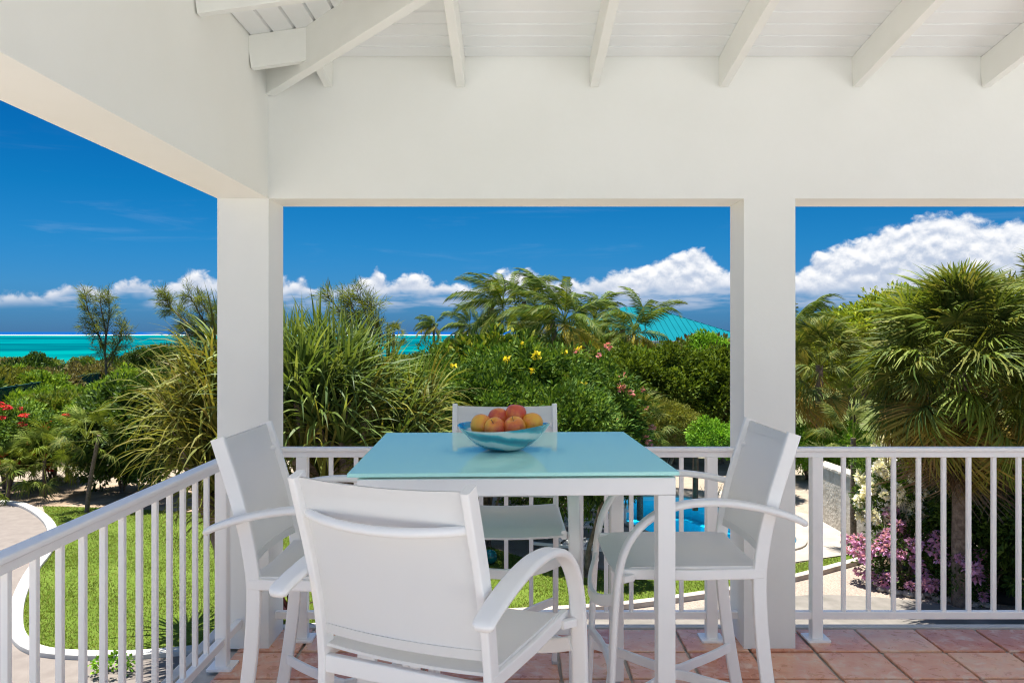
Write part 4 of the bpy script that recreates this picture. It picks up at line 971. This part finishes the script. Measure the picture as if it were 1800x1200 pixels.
place('dark_shrub', 'dark hedge shrub right of the palm trunk', 'shrub', 1745, 905, 13.6, drk, st_b, 'dark shrubs along the right bed', (.75, .75, .8))
place('dark_shrub', 'dark shrub cut off at the right edge of the railing', 'shrub', 1830, 920, 13.2, drk, st_b, 'dark shrubs along the right bed', (.85, .8, .95), 1)
place('dark_shrub', 'low dark shrub behind the bougainvillea', 'shrub', 1700, 970, 14.6, drk, st_b, 'dark shrubs along the right bed', (.8, .7, .7), 2)
place('leafy_tree', 'yellow green tree on the skyline left of the large fan palm', 'tree', 1555, 600, 30, ygr, st_c, 'yellow green trees behind the fan palms', 1.15)
place('leafy_tree', 'lower yellow green tree beside the half hidden coconut palm', 'tree', 1500, 625, 33, ygr, st_c, 'yellow green trees behind the fan palms', 1.1, 2)
place('leafy_tree', 'broad yellow green tree behind the large fan palm', 'tree', 1640, 620, 31, ygr, st_c, 'yellow green trees behind the fan palms', 1.3, 4)
place('leafy_tree', 'yellow green tree behind the right column', 'tree', 1370, 640, 33, ygr, st_c, 'yellow green trees behind the fan palms', 1.1, 4)
t, h_ = place('leafy_tree', 'small tree with broad leaves at the right end of the roof', 'tree', 1245, 618, 34, bri, st_c, None, 1.0)
# left garden
t, h_ = place('flowering_shrub', 'red flowering oleander at the left edge', 'shrub', 12, 782, 23, olea2, st_a, None, (1.0, 1.0, .62))
add_flowers(t, Co2, h_, fl_r, 44, 9, lambda c: c[1] < .3 and c[2] > -1.1)
t, h_ = place('flowering_shrub', 'smaller red flowering oleander beside the pale sand patch', 'shrub', 92, 782, 24, olea2, st_a, None, (.7, .7, .5), 1)
add_flowers(t, Co2, h_, fl_r, 24, 10, lambda c: c[1] < .3)
GL = 'dark leafy shrubs above the lawn at left'
for lab, px, py, d_, sc, rz in (('dense dark shrub with bare stems behind the slender fan palm', 215, 770, 22.5, (1.15, 1.1, 1.1), 0), ('dark shrub left of the olive strap leaves', 275, 755, 21.5, (1.1, 1, 1.1), 2), ('tall leafy shrub behind the lawn bed', 235, 715, 27, (1.2, 1.1, 1.1), 1),
                              ('leafy shrub by the pale rocks at left', 172, 748, 29, (1.1, 1.1, .9), 3), ('shrub above the red oleander, below the green fence', 118, 752, 31, (1.3, 1.2, .9), 4), ('round shrub below the green fence at left edge', 40, 770, 28, (1.4, 1.2, .9), 5)):
    place('dark_shrub' if d_ < 26 else 'leafy_shrub', lab, 'shrub', px, py, d_, drk if d_ < 26 else bush_mesh(int(px), (1.1, 1, 1.1), 260, .2, 44, .14, .06, L['scrub2'], zmin=-.8)[0], st_b, GL, sc, rz)
umb, Cu = bush_mesh(31, (2.2, 1.9, .75), 340, .26, 44, .16, .06, L['dark'], zmin=-.35, lump=.15)
place('umbrella_tree', 'dark flat-topped tree in the scrub before the lagoon', 'tree', 292, 632, 50, umb, st_c, None, (1, 1, 1.05))

# scrub out to the shore
sv = [bush_mesh(40+k, (1.7, 1.6, 1.25*hf), 170, .36, 72, .2, .1, L[mt], zmin=-.5, lump=.28)[0] for k, (mt, hf) in enumerate((('scrub', 1), ('scrub2', .9), ('scrub', 1.2), ('dark', 1), ('olive', .85), ('scrub2', 1.15), ('dry', .9)))]
sst = stems_mesh(5, (1.3, 1.2), 1.4, 5, .05)
rr = random.Random(77); placed = []
def scrub(px, d, h_, sc, group='scrub bushes between the garden and the sea', label='wild green scrub bush between the garden and the sea'):
    x = (px-900)/F*d; g_ = gz(d)
    for (a, b_, r_) in placed:
        if (a-x)**2+(b_-d)**2 < (r_+sc)**2*.62: return
    placed.append((x, d, sc))
    if px > 800: label, group = 'wild scrub bush on the skyline behind the garden trees', 'scrub bushes behind the garden trees'
    elif px < -240: label, group = 'scrub bush far off to the left beyond the drive', 'scrub bushes beyond the drive'
    elif d > 75: label, group = 'far scrub bush on the slope just below the lagoon', 'far scrub bushes below the lagoon'
    elif d > 45: label, group = 'scrub bush half way between the mesh fence and the lagoon', 'scrub bushes half way to the lagoon'
    else: label, group = 'scrub bush near the green mesh fence at left', 'scrub bushes by the mesh fence'
    bush('scrub_bush', label, 'bush', (x, d, g_), rr.choice(sv), h_/sc, sst, group, rr.uniform(0, 6.28), sc)
FL = [(900+F*x/y, y, 583+F*(CAMZ-gz(y)-2.3)/y) for x, y in [((-940/F*29)+t*((-710/F*62)-(-940/F*29)), 29+33*t) for t in [k/20 for k in range(21)]]]
def fence_limit(px, d):
    """lowest picture row the bushes in front of the fence may reach there, so that the fence shows above them"""
    if px < -70 or px > 195: return 0
    q = min(FL, key=lambda a: abs(a[0]-px)); return q[2]+16 if d < q[1]+1 else 0
for _ in range(2600):
    d = 30*(150/30)**(rr.random()); px = rr.uniform(-260, 800)
    if len(placed) > 210: break
    # crown top must stay under the line of the shore seen in the photograph
    ytop = 622+rr.uniform(0, 24) if d > 70 else 640+rr.uniform(-8, 30)
    
    if 225 < px < 360 and d < 52: ytop = max(ytop, 664)
    ytop = max(ytop, fence_limit(px, d))
    zt = CAMZ-(ytop-583)/F*d; hh = zt-gz(d); s_ = rr.uniform(.7, 1.35)*(1 if d < 60 else 1.25)
    if hh < s_*1.5: continue
    hh = min(hh-s_*1.5, 2.6)
    if hh < .15: continue
    scrub(px, d, hh, s_)
n0 = len(placed)
for _ in range(900):
    d = 26*(80/26)**(rr.random()); px = rr.uniform(-1000, -240)
    if len(placed)-n0 > 45: break
    scrub(px, d, .5, rr.uniform(.9, 1.5))
for _ in range(1500):
    d = 34*(130/34)**(rr.random()); px = rr.uniform(800, 1950)
    if len(placed)-n0 > 90: break
    ytop = rr.uniform(600, 640); zt = CAMZ-(ytop-583)/F*d; s_ = rr.uniform(1.0, 1.7); hh = min(zt-gz(d)-s_*1.1, 3.2)
    if hh < .5 or abs((px-900)/F*d-9) < 9.5 and abs(d-60) < 10: continue
    scrub(px, d, hh, s_)

# ------------------------------------------------------------------ built things out in the garden
# green mesh fence at left
fa, fb = Vector(((-40-900)/F*29, 29, gz(29))), Vector(((190-900)/F*62, 62, gz(62)))
ft = thing('mesh_fence', 'dark green wire mesh fence running through the scrub at left', 'fence', fa)
nn = 13; dv = (fb-fa)
def mat_mesh():
    m, n, out = material('green_windbreak_mesh'); co = objco(n)
    p = n.n('ShaderNodeBsdfDiffuse'); n.put(p.inputs[0], n.mix(n.noise(co, 3, 3), (.004,.05,.05), (.008,.075,.07)))
    tr = n.n('ShaderNodeBsdfTransparent'); mx = n.n('ShaderNodeMixShader'); mx.inputs[0].default_value = .25
    n.t.links.new(p.outputs[0], mx.inputs[1]); n.t.links.new(tr.outputs[0], mx.inputs[2]); n.t.links.new(mx.outputs[0], out.inputs[0]); return m
M['windbreak'] = mat_mesh()
for i in range(nn):
    p = dv*(i/(nn-1)); b = MB(); b.tube([(p.x, p.y, p.z-.3), (p.x, p.y, p.z+2.4)], .05, 6); obj('post', b, M['fence_green'], ft)
    if i < nn-1:
        q_ = dv*((i+1)/(nn-1)); b = MB(); b.sweep([p+Vector((0, 0, 1.22)), q_+Vector((0, 0, 1.22))], (0, 0, 1), 2.2, .012, .002); obj('mesh_panel', b, M['windbreak'], ft)
bmw = MB()
for z in (.1, 1.2, 2.34): bmw.tube([Vector((0, -.02, z)), dv+Vector((0, -.02, z))], .018, 5, False)
obj('tension_wire', bmw, M['fence_green'], ft)
# house with turquoise roof
def mat_roof():
    m, n, out = material('turquoise_metal_roof'); co = objco(n); f = n.noise(co, .8, 5)
    principled(n, out, n.mix(f, (0,.125,.155), (.001,.15,.185)), .6, .03, n.noise(co, 12, 3), .05, .01); return m
M['roof'] = mat_roof()
hx, hy, hh = 9.2, 60.0, 7.3; g_ = gz(60); ez = .80; az_ = 3.35
ho = thing('house', 'white house with turquoise standing seam hip roof among the palms', 'house', (hx, hy, g_))
ez -= g_; az_ -= g_
b = MB(); b.box((0, 0, (ez-.1)/2), (2*hh-1.6, 2*hh-1.6, ez-.1)); obj('wall', b, M['house_wall'], ho)
b = MB(); c = [(-hh,-hh,ez), (hh,-hh,ez), (hh,hh,ez), (-hh,hh,ez)]; rl, rr_ = (-.9, 0, az_), (.9, 0, az_)
b.add(c+[rl, rr_], [(0,1,5,4), (1,2,5), (2,3,4,5), (3,0,4)]); rf = obj('roof', b, M['roof'], ho, smooth=0)
for k in range(-18, 19):
    x = k*.4; t_ = 1-max(0, abs(x)-.9)/(hh-.9)
    a = Vector((x, -hh, ez+.02)); e_ = a+Vector((0, hh*t_, (az_-ez)*t_)); rb = MB(); rb.sweep([a, e_], (1, 0, 0), .05, .07, .01); obj('seam', rb, M['roof'], rf)
    y = x; t2 = 1-abs(y)/hh
    a = Vector((hh, y, ez+.02)); e_ = a+Vector((-(hh-.9)*t2, 0, (az_-ez)*t2)); rb = MB(); rb.sweep([a, e_], (0, 1, 0), .05, .07, .01); obj('seam', rb, M['roof'], rf)
b = MB(); b.sweep([c[0], c[1], c[2], c[3]], (0, 0, 1), .22, .06, .01, close=True); obj('fascia', b, M['house_wall'], ho)
for x in (-5, -2.2, .6, 3.4):
    b = MB(); b.box((x, -hh+.78, ez-1.3), (1.3, .08, 1.3)); fr_ = obj('window', b, M['house_wall'], ho)
    b = MB(); b.box((x, -hh+.735, ez-1.3), (1.1, .02, 1.1)); obj('pane', b, M['glass_dark'], fr_)
# garden wall
a, c_ = Vector((*gp(1428, 908), -3)), Vector((7.62, 15.9, -3))
gw = thing('garden_wall', 'weathered concrete garden wall with a pale cap by the pool deck', 'wall', a)
dv = c_-a; sdv = Vector((1, 0, 0))
b = MB(); b.sweep([Vector((.15, 0, .60)), dv*.4+Vector((.08, 0, .62)), dv+Vector((.15, 0, .66))], (0, 0, 1), 1.36, .28, .01)
M['old_wall'] = simple('stained_concrete', (.34,.31,.26), (.52,.48,.42), 3.2, .95, .1, 14, .7, .03, 9)
obj('wall_body', b, M['old_wall'], gw)
b = MB(); b.sweep([Vector((.15, -.0, 1.32)), dv*.4+Vector((.08, 0, 1.34)), dv+Vector((.15, 0, 1.38))], (0, 0, 1), .08, .36, .02); obj('cap', b, M['rock'], gw)
# brown post
p = gp(1222, 893)
b = MB(); b.tube([(p[0], p[1], -3.05), (p[0]+.02, p[1], -3+2.2)], [.075, .07], 10); tag(obj('timber_post', b, M['wood_post'], smooth=60), 'dark brown timber post standing beyond the pool', 'post')
# loungers by the pool
def lounger(label, px, py, rz):
    x, y = gp(px, py); t = thing('sun_lounger', label, 'sun lounger', (x, y, -2.98), rz, 'white sun loungers by the pool')
    for sx_ in (-1, 1):
        b = MB(); b.sweep([(sx_*.31, -.95, .32), (sx_*.31, .95, .32)], (1, 0, 0), .05, .06, .008); obj('side_rail', b, M['lounge_white'], t)
        for yy_ in (-.8, .55):
            b = MB(); b.sweep([(sx_*.31, yy_, 0), (sx_*.31, yy_, .295)], (1, 0, 0), .05, .05, .006); obj('leg', b, M['lounge_white'], t)
    b = MB(); b.box((0, 0, 0), (.57, .085, .02)); me = mesh('slat', b, M['lounge_white'], bevel=.004)
    for k in range(11): link('slat', me, t, Matrix.Translation((0, -.9+.115*k, .362)))
    for k in range(6): q_ = .06+.11*k; link('slat', me, t, Matrix.Translation((0, .33+q_*math.cos(R(50)), .37+q_*math.sin(R(50)))) @ Matrix.Rotation(R(50), 4, 'X'))
lounger('white slatted sun lounger nearest the lawn at the left end of the pool', 1022, 985, R(70))
lounger('white slatted sun lounger behind the first at the left end of the pool', 1010, 945, R(75))
lounger('white slatted sun lounger closest to the water', 1040, 915, R(80))
# frangipani by the loungers
x, y = gp(1030, 1015); t = thing('leaning_tree', 'small dark leaning tree in front of the sun loungers', 'tree', (x, y, -3))
tp = wp(1062, 868, y); tl = (tp.x-x, 0, tp.z+3)
trunk(t, [(0, 0, -.1), (.05, 0, .5), (tl[0]*.5, 0, tl[2]*.6), tl], .05, .035, M['bark'])
fm2, _ = bush_mesh(51, (.55, .5, .32), 60, .13, 30, .16, .05, L['dark'], zmin=-.6); link('foliage', fm2, t, Matrix.Translation((tl[0]*.9, 0, tl[2]+.22)))
# teal ball, dark red rosette, small weeds
x, y = gp(862, 992); b = MB(); b.lathe([(0, 0), (.07, .01), (.12, .07), (.135, .14), (.115, .21), (.06, .26), (0, .27)], 20)
o = tag(obj('glazed_ball', b, M['teal_glaze'], smooth=60), 'round teal ball lying on the shaded lawn', 'ball'); o.location = (x, y, -2.98)
x, y = gp(512, 1098); t = thing('red_leaf_plant', 'dark red rosette plant beside the near lawn kerb', 'plant', (x, y, -3))
me = strap_mesh(90, 26, .35, .55, .06, L['purple'], .35, 15, 80); me.name = 'leaves'
link('leaves', me, t, Matrix.Translation((0, 0, .25))); b = MB(); b.tube([(0, 0, -.05), (0, 0, .3)], [.04, .03], 7); obj('stem', b, M['bark'], t)
wd, _ = bush_mesh(61, (.28, .22, .16), 22, .06, 14, .055, .04, L['bright'], zmin=-.2)
for lab, px, py in (('small green creeper on the paving under the side railing', 195, 1185), ('tiny green weed on the paving near the corner', 312, 1195)):
    x, y = gp(px, py); t = thing('creeping_weed', lab, 'weed', (x, y, -2.99), 0, 'weeds on the paving', 1 if px < 250 else .45); link('foliage', wd, t, Matrix.Translation((0, 0, .1)))
    b = MB(); b.tube([(-.2, 0, .01), (0, .02, .06), (.2, 0, .05)], .008, 5); obj('stem', b, M['bark'], t)
# stones edging the flower bed, soil of the bed
bed = smooth_loop([gp(*p) for p in [(1545,985),(1600,962),(1760,965),(1900,985),(1900,1065),(1740,1062),(1650,1052),(1575,1035)]], 3)
struct(sheet('flower_bed', bed, -2.976, M['soil']))
sand = smooth_loop([gp(*p) for p in [(70,889),(190,893),(400,905),(560,925),(560,880),(300,850),(60,860),(-120,868)]], 3)
M['bedsand'] = simple('leaf_littered_sand', (.36,.27,.19), (.20,.145,.10), 1.6, .95, .1, 30, .5, .03, 8)
struct(sheet('planting_bed', sand, -2.988, M['bedsand']))
rr = random.Random(5)
rk = []
for k in range(3):
    b = bmesh.new(); bmesh.ops.create_icosphere(b, subdivisions=2, radius=.5)
    for v in b.verts: v.co *= rr.uniform(.82, 1.12)
    me = bpy.data.meshes.new('stone'); b.to_mesh(me); b.free(); me.materials.append(M['rock']); rk.append(me)
for i in range(26):
    u = i/25; px = 1545+u*200+rr.uniform(-4, 4); py = 1040+(u*.9)*32+rr.uniform(-3, 3); x, y = gp(px, py)
    o = link('stone', rr.choice(rk)); o.location = (x, y, -2.95); s_ = rr.uniform(.09, .2); o.scale = (s_, s_*.9, s_*.6); o.rotation_euler.z = rr.uniform(0, 6)
    tag(o, 'pale limestone edging the flower bed behind the right railing', 'stone', 'stones edging the flower bed')
